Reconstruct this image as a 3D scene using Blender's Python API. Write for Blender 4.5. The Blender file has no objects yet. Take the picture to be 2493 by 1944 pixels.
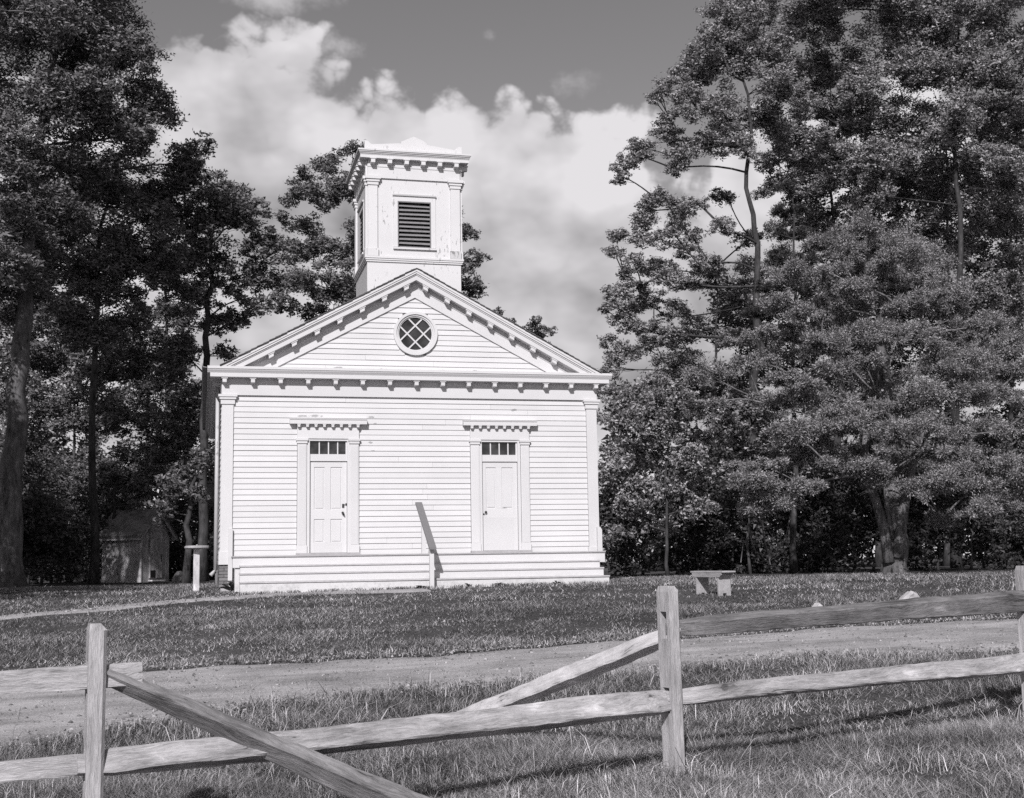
import bpy, math, random
import numpy as np
from mathutils import Matrix, Vector

random.seed(7)
scene = bpy.context.scene
col = scene.collection

# ------------------------------------------------------------------ camera
CAM = np.array([-0.364, -28.655, 0.45])
YAW, PITCH, ROLL, FPX = 0.2375, 0.1280, -0.01618, 3114.2
def cam_axes():
    cy, sy, cp, sp = math.cos(YAW), math.sin(YAW), math.cos(PITCH), math.sin(PITCH)
    fw = np.array([sy*cp, cy*cp, sp]); rt = np.array([cy, -sy, 0.0]); up = np.cross(rt, fw)
    cr, sr = math.cos(ROLL), math.sin(ROLL)
    return cr*rt+sr*up, -sr*rt+cr*up, fw
RT, UP, FW = cam_axes()
cd = bpy.data.cameras.new("camera")
cd.sensor_fit = 'HORIZONTAL'; cd.sensor_width = 36.0; cd.lens = 36.0*FPX/2493.0
cd.clip_start = 0.1; cd.clip_end = 3000
cam = bpy.data.objects.new("camera", cd); col.objects.link(cam)
cam.matrix_world = Matrix(((RT[0], UP[0], -FW[0], CAM[0]), (RT[1], UP[1], -FW[1], CAM[1]), (RT[2], UP[2], -FW[2], CAM[2]), (0, 0, 0, 1)))
scene.camera = cam
HF = np.array([math.sin(YAW), math.cos(YAW)]); HR = np.array([math.cos(YAW), -math.sin(YAW)])
def direction(x, y):                      # x, y measured on a 2184 x 1703 print of the photograph
    k = 2493.0/2184.0
    return RT*(x*k-1246.5)/FPX - UP*(y*k-972.0)/FPX + FW
def at(x, y, d):                          # the place at depth d (metres along the view) seen there
    v = direction(x, y); return CAM + v*(d/(v[0]*HF[0]+v[1]*HF[1]))
def spot(x, d):                           # ground plan position
    p = at(x, 1200, d); return p[0], p[1]

# ------------------------------------------------------------------ light
SUN_EL, SUN_AZ = math.radians(35), math.radians(22)      # sun stands to the left of the facade's normal, behind the camera
TINT = (1.0, 0.974, 1.0)
sun_d = bpy.data.lights.new("sun", 'SUN'); sun_d.energy = 5.0; sun_d.angle = math.radians(0.5); sun_d.color = (1.0, 0.984, 0.995)
sun = bpy.data.objects.new("sun", sun_d); col.objects.link(sun)
ray = Vector((math.sin(SUN_AZ)*math.cos(SUN_EL), math.cos(SUN_AZ)*math.cos(SUN_EL), -math.sin(SUN_EL)))
sun.rotation_euler = ray.to_track_quat('-Z', 'Y').to_euler(); sun.location = (-30, -60, 50)

class NT:
    def __init__(s, tree): s.t = tree; s.n = tree.nodes; s.l = tree.links
    def new(s, kind, **kw):
        n = s.n.new(kind)
        for k, v in kw.items(): setattr(n, k, v)
        return n
    def put(s, sock, v):
        if isinstance(v, bpy.types.NodeSocket): s.l.new(v, sock)
        else: sock.default_value = v
    def math(s, op, a, b=0.0, c=None, clamp=False):
        n = s.new('ShaderNodeMath', operation=op, use_clamp=clamp); s.put(n.inputs[0], a); s.put(n.inputs[1], b)
        if c is not None: s.put(n.inputs[2], c)
        return n.outputs[0]
    def ramp(s, v, lo, hi, a=0.0, b=1.0, smooth=True):
        n = s.new('ShaderNodeMapRange', interpolation_type='SMOOTHSTEP' if smooth else 'LINEAR')
        s.put(n.inputs[0], v); s.put(n.inputs[1], lo); s.put(n.inputs[2], hi); s.put(n.inputs[3], a); s.put(n.inputs[4], b)
        return n.outputs[0]
    def noise(s, vec, scale, detail=4.0, rough=0.55, dist=0.0):
        n = s.new('ShaderNodeTexNoise'); s.put(n.inputs['Vector'], vec); n.inputs['Scale'].default_value = scale
        n.inputs['Detail'].default_value = detail; n.inputs['Roughness'].default_value = rough; n.inputs['Distortion'].default_value = dist
        return n.outputs['Fac']
    def scalev(s, vec, k):
        n = s.new('ShaderNodeVectorMath', operation='MULTIPLY'); s.put(n.inputs[0], vec); n.inputs[1].default_value = k; return n.outputs[0]
    def addv(s, vec, k):
        n = s.new('ShaderNodeVectorMath', operation='ADD'); s.put(n.inputs[0], vec); n.inputs[1].default_value = k; return n.outputs[0]
    def mix(s, f, a, b):
        n = s.new('ShaderNodeMix', data_type='FLOAT'); s.put(n.inputs[0], f); s.put(n.inputs[2], a); s.put(n.inputs[3], b); return n.outputs[0]
    def grey(s, v, tint=TINT):
        n = s.new('ShaderNodeCombineColor')
        for i in range(3): s.put(n.inputs[i], s.math('MULTIPLY', v, tint[i]) if tint[i] != 1.0 else v)
        return n.outputs[0]

world = bpy.data.worlds.new("World"); scene.world = world; world.use_nodes = True
w = NT(world.node_tree); w.n.clear()
out = w.new('ShaderNodeOutputWorld'); bg = w.new('ShaderNodeBackground'); w.l.new(bg.outputs[0], out.inputs[0])
bg.inputs['Strength'].default_value = 0.10
sky = w.new('ShaderNodeTexSky', sky_type='NISHITA'); sky.sun_disc = False; sky.sun_elevation = SUN_EL
sky.sun_rotation = math.pi + SUN_AZ; sky.air_density = 1.0; sky.dust_density = 0.1; sky.ozone_density = 1.0
# black and white film behind an orange filter: mostly the red of the sky reaches it
sp = w.new('ShaderNodeSeparateColor'); w.l.new(sky.outputs[0], sp.inputs[0])
blue = w.math('ADD', w.math('MULTIPLY', sp.outputs[0], 0.80), w.math('MULTIPLY', sp.outputs[1], 0.36))
tc = w.new('ShaderNodeTexCoord'); sep = w.new('ShaderNodeSeparateXYZ'); w.l.new(tc.outputs['Generated'], sep.inputs[0])
az = w.math('ARCTAN2', sep.outputs[0], sep.outputs[1]); el = w.math('ARCSINE', sep.outputs[2])
cmb = w.new('ShaderNodeCombineXYZ'); w.l.new(az, cmb.inputs[0]); w.l.new(el, cmb.inputs[1]); ae = cmb.outputs[0]
def noise2(vec, scale, detail, rough, dist=0.0):
    n = w.new('ShaderNodeTexNoise', noise_dimensions='2D'); w.l.new(vec, n.inputs['Vector'])
    for k, v in (('Scale', scale), ('Detail', detail), ('Roughness', rough), ('Distortion', dist)): n.inputs[k].default_value = v
    return n
# crest line of the cumulus bank as elevation over azimuth
def azel(x, y):
    v = direction(x, y); v = v/np.linalg.norm(v); return math.atan2(v[0], v[1]), math.asin(v[2])
CREST = [(-600,200),(-200,120),(100,200),(300,150),(350,125),(420,95),(470,72),(525,45),(575,70),(600,95),(640,110),(690,140),(730,175),(775,200),(800,165),(840,160),(880,175),(905,235),(940,250),(1000,255),(1090,250),(1200,252),(1290,272),(1345,300),(1385,345),(1500,330),(1650,250),(1900,200),(2200,240),(2600,200)]
fc = w.new('ShaderNodeFloatCurve'); cv = fc.mapping.curves[0]
A0, A1 = azel(-600, 600)[0], azel(2600, 600)[0]
pts = [((azel(x, y)[0]-A0)/(A1-A0), azel(x, y)[1]) for x, y in CREST]
cv.points[0].location = (0.0, pts[0][1]); cv.points[1].location = (1.0, pts[-1][1])
for px, py in pts[1:-1]: cv.points.new(px, py)
fc.mapping.update()
w.l.new(w.ramp(az, A0, A1, 0.0, 1.0, smooth=False), fc.inputs['Value'])
nz1 = noise2(w.scalev(ae, (1.0, 1.25, 1.0)), 11.0, 5.0, 0.62).outputs['Fac']
low = noise2(w.addv(ae, (3.3, 1.9, 0.0)), 2.6, 3.0, 0.5).outputs['Fac']
wn = w.new('ShaderNodeVectorMath', operation='MULTIPLY_ADD'); wcol = noise2(ae, 16.0, 2.0, 0.5); w.l.new(wcol.outputs['Color'], wn.inputs[0]); wn.inputs[1].default_value = (.05, .05, 0); w.l.new(w.scalev(ae, (1.0, 1.15, 1.0)), wn.inputs[2])
def billow(scale):
    n = w.new('ShaderNodeTexVoronoi', voronoi_dimensions='2D', feature='F1'); w.l.new(wn.outputs[0], n.inputs['Vector']); n.inputs['Scale'].default_value = scale
    return n.outputs['Distance']
b1, b2, b3 = billow(12.0), billow(29.0), billow(66.0)
puff = w.math('MULTIPLY_ADD', b3, -0.20, w.math('MULTIPLY_ADD', b2, -0.36, w.math('MULTIPLY_ADD', b1, -0.55, 0.52)))
depth = w.math('SUBTRACT', fc.outputs[0], el)
G = w.math('MULTIPLY_ADD', depth, 24.0, w.math('MULTIPLY_ADD', puff, 2.2, w.math('MULTIPLY_ADD', nz1, 2.2, -1.15)))
mask = w.ramp(G, -0.15, 0.42)
S_ = None
for (x, y, rx, ry, wt) in ((1215,175,95,48,0.9),(1040,78,120,50,0.45),(600,-10,330,45,0.8),(700,100,150,60,0.65)):   # small stray clouds
    a0, e0 = azel(x, y)
    vm = w.new('ShaderNodeVectorMath', operation='MULTIPLY_ADD'); w.l.new(ae, vm.inputs[0]); vm.inputs[1].default_value = (2728.0/rx, 2728.0/ry, 0); vm.inputs[2].default_value = (-a0*2728.0/rx, -e0*2728.0/ry, 0)
    ln = w.new('ShaderNodeVectorMath', operation='LENGTH'); w.l.new(vm.outputs[0], ln.inputs[0])
    g = w.math('MULTIPLY_ADD', ln.outputs['Value'], -1.5, wt-2.45); S_ = g if S_ is None else w.math('MAXIMUM', S_, g)
S_ = w.math('MULTIPLY_ADD', nz1, 4.6, S_)
nz3 = noise2(w.addv(w.scalev(ae, (1.0, 1.7, 1.0)), (1.1, 4.2, 0.0)), 6.5, 4.0, 0.55).outputs['Fac']
fall = w.math('MULTIPLY', w.ramp(depth, 0.02, 0.12), 0.20)
fold = w.math('MULTIPLY_ADD', b2, -0.34, w.math('MULTIPLY_ADD', b1, -0.42, 0.34))
cl = w.math('SUBTRACT', w.math('MULTIPLY_ADD', nz3, 1.25, w.math('MULTIPLY_ADD', fold, 0.55, 0.21)), fall)
cl = w.math('ADD', cl, w.ramp(depth, 0.16, 0.30, 0.0, 0.14))
cl = w.math('MINIMUM', w.math('MAXIMUM', cl, 0.33), 0.95)
mask = w.math('MAXIMUM', mask, w.ramp(S_, -0.2, 1.6, 0.0, 0.8))
# away from this bank the cumulus is scattered
gaps = w.math('MAXIMUM', w.ramp(w.math('ABSOLUTE', w.math('SUBTRACT', az, YAW)), 0.55, 0.85, 1.0, 0.0), w.ramp(low, 0.64, 0.73))
mask = w.math('MULTIPLY', mask, gaps)
lum = w.mix(mask, blue, w.math('MULTIPLY', cl, 8.2))
w.l.new(w.grey(lum), bg.inputs['Color'])
world.cycles.sampling_method = 'NONE'

scene.view_settings.view_transform = 'Standard'; scene.view_settings.look = 'None'
scene.view_settings.exposure = 0.0; scene.view_settings.gamma = 1.0; scene.view_settings.use_curve_mapping = False
scene.cycles.use_denoising = False
scene.cycles.max_bounces = 6; scene.cycles.diffuse_bounces = 3; scene.cycles.transparent_max_bounces = 8

# ------------------------------------------------------------------ materials (black and white film: everything is grey)
def material(name, rough=0.8, spec=0.3):
    m = bpy.data.materials.new(name); m.use_nodes = True
    t = NT(m.node_tree); b = t.n['Principled BSDF']; b.inputs['Roughness'].default_value = rough
    b.inputs['Specular IOR Level'].default_value = spec
    return m, t, b
def coords(t, kind='Object'): return t.new('ShaderNodeTexCoord').outputs[kind]
def world_pos(t): return t.new('ShaderNodeNewGeometry').outputs['Position']
def island(t): return t.new('ShaderNodeNewGeometry').outputs['Random Per Island']
def bump(t, b, h, strength=0.3, dist=0.01):
    n = t.new('ShaderNodeBump'); n.inputs['Strength'].default_value = strength; n.inputs['Distance'].default_value = dist
    t.put(n.inputs['Height'], h); t.l.new(n.outputs[0], b.inputs['Normal'])
def ovar(t): return t.new('ShaderNodeObjectInfo').outputs['Random']

BARE = [(1.75,3.79,.10,.022),(2.02,3.795,.16,.028),(3.30,3.785,.085,.022),(3.38,3.63,.04,.02),(6.62,3.985,.09,.03),(3.28,3.20,.05,.03),(3.33,3.02,.04,.012),(3.55,4.875,.16,.02),(2.55,4.90,.12,.02),(4.9,4.87,.22,.022),(5.7,4.885,.1,.02),(6.35,1.72,.1,.012)]
def m_paint(name, base, wear=0.66, dark=0.30, spots=(), gate=(.55, .62)):
    m, t, b = material(name, 0.55, 0.3)
    p = world_pos(t)
    fine = t.noise(t.scalev(p, (3.0, 3.0, 1.0)), 5.0, 6.0, 0.65)
    patch = t.noise(p, 1.1, 5.0, 0.6)
    v = t.math('ADD', base-0.05, t.math('MULTIPLY', patch, 0.10))
    v = t.math('ADD', v, t.math('MULTIPLY', ovar(t), 0.035))
    gr = t.noise(t.scalev(p, (2.0, 2.0, 14.0)), 6.0, 4.0, 0.6)
    peel = t.math('MULTIPLY', t.ramp(fine, wear, wear+0.035), t.ramp(patch, *gate))
    if spots:
        edge = t.math('MULTIPLY_ADD', t.noise(t.scalev(p, (1.0, 1.0, 2.5)), 9.0, 5.0, 0.7), 3.4, -1.7)
        for x, z, rx, rz in spots:
            vm = t.new('ShaderNodeVectorMath', operation='MULTIPLY_ADD'); t.l.new(p, vm.inputs[0]); vm.inputs[1].default_value = (1/rx, 0, 1/rz); vm.inputs[2].default_value = (-x/rx, 0, -z/rz)
            ln = t.new('ShaderNodeVectorMath', operation='LENGTH'); t.l.new(vm.outputs[0], ln.inputs[0])
            peel = t.math('MAXIMUM', peel, t.ramp(t.math('ADD', ln.outputs['Value'], edge), 1.0, 0.75))
    # splashed earth low on the boards, and nail rust here and there
    sp_ = t.new('ShaderNodeSeparateXYZ'); t.l.new(p, sp_.inputs[0])
    mud = t.math('MULTIPLY', t.ramp(sp_.outputs[2], 0.30, 0.02), t.ramp(t.noise(p, 7.0, 4.0, 0.7), 0.45, 0.7)); v = t.mix(t.math('MULTIPLY', mud, 0.45), v, 0.25)
    v = t.mix(peel, v, t.math('ADD', dark, t.math('MULTIPLY', gr, 0.15)))
    t.l.new(t.grey(v, (1.0, 0.985, 1.0)), b.inputs['Base Color']); bump(t, b, gr, 0.2, 0.002)
    return m
M = {}
M['white'] = m_paint('white_paint', 0.53, 0.68, 0.22, BARE)
M['tower_white'] = m_paint('tower_white_paint', 0.545, 0.595, 0.24, (), (.49, .56))
M['worn_trim'] = m_paint('worn_white_trim', 0.44, 0.50, 0.15)
def m_plain(name, v, rough=0.8, spec=0.2, amp=0.3, scale=8.0):
    m, t, b = material(name, rough, spec)
    n = t.noise(coords(t), scale, 5.0, 0.6)
    t.l.new(t.grey(t.math('MULTIPLY', v, t.math('ADD', 1.0-amp, t.math('MULTIPLY', n, 2*amp)))), b.inputs['Base Color'])
    bump(t, b, n, 0.2, 0.005); return m
M['sill'] = m_plain('grey_painted_deck', 0.34)
M['tread'] = m_plain('worn_grey_tread', 0.42)
M['slat'] = m_plain('grey_louver', 0.20, amp=0.35, scale=14)
M['iron'] = m_plain('black_iron', 0.03, 0.5, 0.4)
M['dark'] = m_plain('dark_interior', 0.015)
M['mortar'] = m_plain('lime_mortar', 0.42)
M['rail'] = m_plain('grey_rail_board', 0.17, amp=0.12, scale=20)
M['stone'] = m_plain('pale_stone', 0.42, 0.9, 0.1, 0.25, 9.0)
M['dark_stone'] = m_plain('dull_stone', 0.14, 0.9, 0.1, 0.3, 9.0)
def m_var(name, v, amp, rough=0.85):
    m, t, b = material(name, rough, 0.2)
    n = t.noise(coords(t), 9.0, 5.0, 0.65)
    k = t.math('ADD', t.math('MULTIPLY', ovar(t), amp), t.math('MULTIPLY', n, amp))
    t.l.new(t.grey(t.math('MULTIPLY', v, t.math('ADD', 1.0-amp, k))), b.inputs['Base Color']); bump(t, b, n, 0.4, 0.006)
    return m
M['brick'] = m_var('old_brick', 0.17, 0.4)
M['shingle'] = m_var('wood_shingle', 0.10, 0.4)
M['shed_shingle'] = m_var('mossy_shingle', 0.17, 0.45)
def m_wood(name, lo, hi, axis=0, saw=0.0):
    m, t, b = material(name, 0.85, 0.15)
    p = coords(t); r = ovar(t)
    sh = t.new('ShaderNodeCombineXYZ'); t.put(sh.inputs[0], t.math('MULTIPLY', r, 37.0)); t.put(sh.inputs[1], t.math('MULTIPLY', r, 11.0)); t.put(sh.inputs[2], t.math('MULTIPLY', r, 23.0))
    ad = t.new('ShaderNodeVectorMath', operation='ADD'); t.l.new(p, ad.inputs[0]); t.l.new(sh.outputs[0], ad.inputs[1]); q = ad.outputs[0]
    s3 = [6.5, 6.5, 6.5]; s3[axis] = 2.6
    bn = t.new('ShaderNodeTexNoise'); t.l.new(t.scalev(q, tuple(s3)), bn.inputs['Vector']); bn.inputs['Scale'].default_value = 1.0; bn.inputs['Detail'].default_value = 3.0
    blot = bn.outputs['Fac']
    wp = t.new('ShaderNodeVectorMath', operation='MULTIPLY_ADD'); t.l.new(bn.outputs['Color'], wp.inputs[0]); wp.inputs[1].default_value = (.10, .10, .10); t.l.new(q, wp.inputs[2])
    s = [26.0, 26.0, 26.0]; s[axis] = 1.6
    g = t.noise(t.scalev(wp.outputs[0], tuple(s)), 1.6, 5.0, 0.62, 0.3)
    s2 = [85.0, 85.0, 85.0]; s2[axis] = 6.0
    fine = t.noise(t.scalev(wp.outputs[0], tuple(s2)), 1.7, 3.0, 0.7)
    v = t.math('ADD', t.math('MULTIPLY', g, 0.55), t.math('ADD', t.math('MULTIPLY', fine, 0.50), t.math('MULTIPLY', blot, 0.70)))
    v = t.ramp(v, 0.66, 1.10, lo, hi, smooth=False)
    v = t.math('MULTIPLY', v, t.math('ADD', 0.86, t.math('MULTIPLY', r, 0.28)))
    kn = t.ramp(blot, 0.66, 0.72); v = t.mix(kn, v, t.math('MULTIPLY', v, 1.35))
    dk = t.ramp(blot, 0.315, 0.28); v = t.mix(dk, v, t.math('MULTIPLY', v, 0.5))
    crack = t.ramp(g, 0.35, 0.31); v = t.mix(t.math('MULTIPLY', crack, 0.75), v, lo*0.3)
    t.l.new(t.grey(v), b.inputs['Base Color']); bump(t, b, t.math('ADD', g, fine), 0.8, 0.008)
    return m
M['fence_x'] = m_wood('weathered_rail_wood', 0.12, 0.46, 0)
M['fence_z'] = m_wood('weathered_post_wood', 0.26, 0.60, 2)
M['fence_dark'] = m_wood('dark_weathered_rail', 0.08, 0.32, 0)
M['fence_pale'] = m_wood('pale_split_rail', 0.34, 0.68, 0)
M['plank'] = m_wood('grey_shed_board', 0.17, 0.48, 2)
M['bench'] = m_wood('grey_bench_board', 0.26, 0.44, 0)
M['bark'] = m_wood('tree_bark', 0.015, 0.085, 2)  # tone lowered so trunks look backlit; that shade sits in the colour
M['pale_bark'] = m_wood('pale_cedar_bark', 0.03, 0.22, 2)
def m_glass():
    m, t, b = material('old_window_glass', 0.06, 0.5)
    n = t.noise(world_pos(t), 3.0, 3.0, 0.5)
    t.l.new(t.grey(t.ramp(n, 0.35, 0.7, 0.012, 0.05)), b.inputs['Base Color']); bump(t, b, t.noise(world_pos(t), 5.0, 2.0), 0.25, 0.02)
    return m
M['glass'] = m_glass()
def m_leaf(name, lo, hi, trans=0.10, rough=0.6, spec=0.25):
    m = bpy.data.materials.new(name); m.use_nodes = True; t = NT(m.node_tree); b = t.n['Principled BSDF']; o = t.n['Material Output']
    b.inputs['Roughness'].default_value = rough; b.inputs['Specular IOR Level'].default_value = spec
    r = island(t); v = t.mix(t.math('POWER', r, 1.5), lo, hi); c = t.grey(v)
    t.l.new(c, b.inputs['Base Color'])
    tr = t.new('ShaderNodeBsdfTranslucent'); t.l.new(c, tr.inputs[0])
    mx = t.new('ShaderNodeMixShader'); mx.inputs[0].default_value = trans
    t.l.new(b.outputs[0], mx.inputs[1]); t.l.new(tr.outputs[0], mx.inputs[2]); t.l.new(mx.outputs[0], o.inputs[0])
    return m
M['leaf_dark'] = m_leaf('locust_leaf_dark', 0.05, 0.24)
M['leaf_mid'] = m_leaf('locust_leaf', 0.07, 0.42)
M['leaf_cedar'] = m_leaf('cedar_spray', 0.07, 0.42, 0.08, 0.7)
M['leaf_back'] = m_leaf('shaded_wood_leaf', 0.04, 0.18)  # back trees darker: deep shade of the wood put into the leaf tone
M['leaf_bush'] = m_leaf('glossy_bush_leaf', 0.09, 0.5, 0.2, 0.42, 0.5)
M['leaf_under'] = m_leaf('thicket_leaf', 0.025, 0.1, 0.2, 0.5, 0.35)  # very dark tone: shade under the canopy is put into the leaf colour
def m_grass():
    m = m_leaf('grass_blade', 0.08, 0.66, 0.08, 0.6, 0.2); t = NT(m.node_tree); b = t.n['Principled BSDF']
    p = world_pos(t); k = t.math('MULTIPLY', t.ramp(t.noise(p, 0.55, 4.0, 0.6), 0.34, 0.66, 0.62, 1.22), t.ramp(t.noise(p, 3.2, 3.0, 0.6), 0.3, 0.7, 0.72, 1.2))
    for l in [l for l in t.t.links if l.to_socket.name in ('Base Color', 'Color') and l.to_node.type in ('BSDF_PRINCIPLED', 'BSDF_TRANSLUCENT')]:
        src, dst = l.from_socket, l.to_socket; n = t.new('ShaderNodeVectorMath', operation='SCALE'); t.l.new(src, n.inputs[0]); t.l.new(k, n.inputs['Scale']); t.l.new(n.outputs[0], dst)
    return m
M['grass'] = m_grass()
M['litter'] = m_leaf('dry_leaf', 0.12, 0.46, 0.1, 0.8)
def m_ground():
    m, t, b = material('turf_soil', 1.0, 0.05)
    p = world_pos(t)
    n = t.math('ADD', t.math('MULTIPLY', t.noise(p, 0.5, 4.0), 0.4), t.math('MULTIPLY', t.noise(p, 14.0, 6.0, 0.7), 0.6))
    t.l.new(t.grey(t.ramp(n, 0.3, 0.7, 0.035, 0.12)), b.inputs['Base Color']); bump(t, b, t.noise(p, 25.0, 5.0, 0.7), 0.8, 0.03); return m
M['ground'] = m_ground()
def m_dirt(name, lo, hi):
    m, t, b = material(name, 0.95, 0.1)
    p = world_pos(t)
    streak = t.noise(t.scalev(p, (0.55, 2.6, 1.0)), 1.0, 6.0, 0.65, 0.2)
    grit = t.noise(p, 46.0, 3.0, 0.7)
    blot = t.noise(p, 1.6, 5.0, 0.6)
    v = t.math('ADD', t.math('MULTIPLY', streak, 0.36), t.math('ADD', t.math('MULTIPLY', grit, 0.38), t.math('MULTIPLY', blot, 0.26)))
    v = t.ramp(v, 0.38, 0.58, lo, hi, smooth=False)
    speck = t.ramp(t.noise(p, 30.0, 2.0, 0.5), 0.70, 0.74)
    v = t.mix(speck, v, 0.5)
    t.l.new(t.grey(v), b.inputs['Base Color']); bump(t, b, t.math('ADD', grit, t.math('MULTIPLY', streak, 2.0)), 0.6, 0.03); return m
M['dirt'] = m_dirt('packed_dirt', 0.17, 0.46)
M['path'] = m_dirt('trodden_earth', 0.26, 0.46)

# ------------------------------------------------------------------ mesh helpers
def np_mesh(name, verts, faces):
    verts = np.asarray(verts, dtype=np.float32).reshape(-1, 3); faces = np.asarray(faces, dtype=np.int32)
    n, k = faces.shape
    me = bpy.data.meshes.new(name); me.vertices.add(len(verts)); me.vertices.foreach_set('co', verts.ravel())
    me.loops.add(n*k); me.loops.foreach_set('vertex_index', faces.ravel())
    me.polygons.add(n); me.polygons.foreach_set('loop_start', np.arange(0, n*k, k, dtype=np.int32))
    me.polygons.foreach_set('loop_total', np.full(n, k, dtype=np.int32))
    me.update(calc_edges=True); return me
class MB:
    def __init__(s): s.v = []; s.f = []
    def add(s, verts, faces):
        o = len(s.v); s.v += [tuple(map(float, p)) for p in verts]; s.f += [tuple(i+o for i in f) for f in faces]; return s
    def box(s, x0, x1, y0, y1, z0, z1):
        return s.add([(x0,y0,z0),(x1,y0,z0),(x1,y1,z0),(x0,y1,z0),(x0,y0,z1),(x1,y0,z1),(x1,y1,z1),(x0,y1,z1)],
                     [(0,3,2,1),(4,5,6,7),(0,1,5,4),(1,2,6,5),(2,3,7,6),(3,0,4,7)])
    def prism(s, poly, axis, a, b):       # polygon extruded along an axis; poly runs in the two other axes in x, y, z order
        def P(u, v, w_): return {'x': (w_, u, v), 'y': (u, w_, v), 'z': (u, v, w_)}[axis]
        n = len(poly)
        return s.add([P(u, v, a) for u, v in poly]+[P(u, v, b) for u, v in poly],
                     [tuple(range(n)), tuple(range(2*n-1, n-1, -1))]+[(i, i+n, (i+1) % n+n, (i+1) % n) for i in range(n)])
    def tube(s, path, radii, sides=6, cap=True):
        path = [np.asarray(p, float) for p in path]; n = len(path); o = len(s.v)
        for i in range(n):
            d = path[min(i+1, n-1)]-path[max(i-1, 0)]; d = d/(np.linalg.norm(d)+1e-9)
            a = np.cross(d, (0, 0, 1) if abs(d[2]) < 0.9 else (1, 0, 0)); a /= np.linalg.norm(a); b = np.cross(d, a)
            for k in range(sides):
                t = 2*math.pi*k/sides; s.v.append(tuple(path[i]+radii[i]*(math.cos(t)*a+math.sin(t)*b)))
        for i in range(n-1):
            for k in range(sides):
                s.f.append((o+i*sides+k, o+i*sides+(k+1) % sides, o+(i+1)*sides+(k+1) % sides, o+(i+1)*sides+k))
        if cap: s.f.append(tuple(o+k for k in range(sides))); s.f.append(tuple(o+(n-1)*sides+k for k in reversed(range(sides))))
        return s
    def mesh(s, name, mat, smooth=False):
        me = bpy.data.meshes.new(name); me.from_pydata(s.v, [], s.f); me.update()
        import bmesh
        bm = bmesh.new(); bm.from_mesh(me); bmesh.ops.recalc_face_normals(bm, faces=bm.faces); bm.to_mesh(me); bm.free()
        if mat: me.materials.append(M[mat])
        if smooth: me.polygons.foreach_set('use_smooth', [True]*len(me.polygons))
        return me
    def build(s, name, mat, parent=None, smooth=False): return link(name, s.mesh(name, mat, smooth), parent)
def link(name, me, parent=None, loc=None):
    o = bpy.data.objects.new(name, me); col.objects.link(o)
    if parent is not None: o.parent = parent
    if loc is not None: o.location = loc
    return o
def box(name, mat, parent, *b): return MB().box(*b).build(name, mat, parent)
def empty(name, loc=(0, 0, 0)):
    o = bpy.data.objects.new(name, None); o.empty_display_size = 0.2; col.objects.link(o); o.location = loc; return o
def tag(o, label, cat, group=None):
    o['label'] = label; o['category'] = cat
    if group: o['group'] = group
    return o
def kind(o, k): o['kind'] = k; return o

# ------------------------------------------------------------------ the ground
_rs = np.random.RandomState(3)
_w = [( _rs.uniform(-1, 1, 2)*s, _rs.uniform(0, 6.28), a) for s, a in ((0.6, .016), (0.9, .014), (1.4, .010), (1.9, .009), (2.6, .006), (3.3, .005), (5.0, .004), (6.0, .003))]
def gz(X, Y, rough=True):
    X = np.asarray(X, float); Y = np.asarray(Y, float)
    p = -0.91+0.0235*(X-2.59)+0.0468*(Y+20.66)
    z = -np.log(1+np.exp(np.clip(-p*14, -60, 60)))/14          # eases onto the level ground round the church
    z = np.where(p < -4, p, z)
    if rough:
        for k, ph, a in _w: z = z+a*np.sin(X*k[0]+Y*k[1]+ph)*np.clip((-Y-1.9)/2.0+0.2, 0.2, 1)
    return z
FAR = [(-60,-14.6),(-20,-14.2),(-8,-13.8),(-1,-13.62),(.6,-13.66),(3.2,-13.65),(5.9,-13.1),(8,-13.2),(10.2,-13.4),(20,-13.2),(60,-12)]
NEAR = [(-60,-21),(-8,-19.5),(-1.8,-18.2),(-.83,-17.2),(.4,-16.55),(2.6,-16.15),(5.1,-15.95),(8.4,-16.0),(20,-16.2),(60,-16)]
def interp(T, x): return np.interp(x, [a for a, b in T], [b for a, b in T])
def wob(x, s): return 0.10*np.sin(x*1.7+s)+0.06*np.sin(x*4.1+2*s)+0.04*np.sin(x*9.3+3*s)
def road_far(x): return interp(FAR, x)+wob(x, 1.0)
def road_near(x): return interp(NEAR, x)+wob(x, 4.0)*1.3
def spaced(lo, a, b, hi, step, grow=1.13):
    mid = list(np.arange(a, b+1e-6, step)); l, r, s = [], [], step
    x = a
    while x > lo: s *= grow; x -= s; l.append(x)
    s = step; x = mid[-1]
    while x < hi: s *= grow; x += s; r.append(x)
    return np.array(l[::-1]+mid+r)
gx = spaced(-900, -9, 26, 900, 0.30); gy = spaced(-120, -24, 10, 1500, 0.26)
GX, GY = np.meshgrid(gx, gy); GZ = gz(GX, GY)
nx, ny = len(gx), len(gy); idx = np.arange(nx*ny).reshape(ny, nx)
gf = np.stack([idx[:-1, :-1], idx[:-1, 1:], idx[1:, 1:], idx[1:, :-1]], -1).reshape(-1, 4)
gm = np_mesh('ground', np.stack([GX, GY, GZ], -1), gf); gm.materials.append(M['ground'])
gm.polygons.foreach_set('use_smooth', [True]*len(gm.polygons))
kind(link('ground', gm), 'structure')
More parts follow.
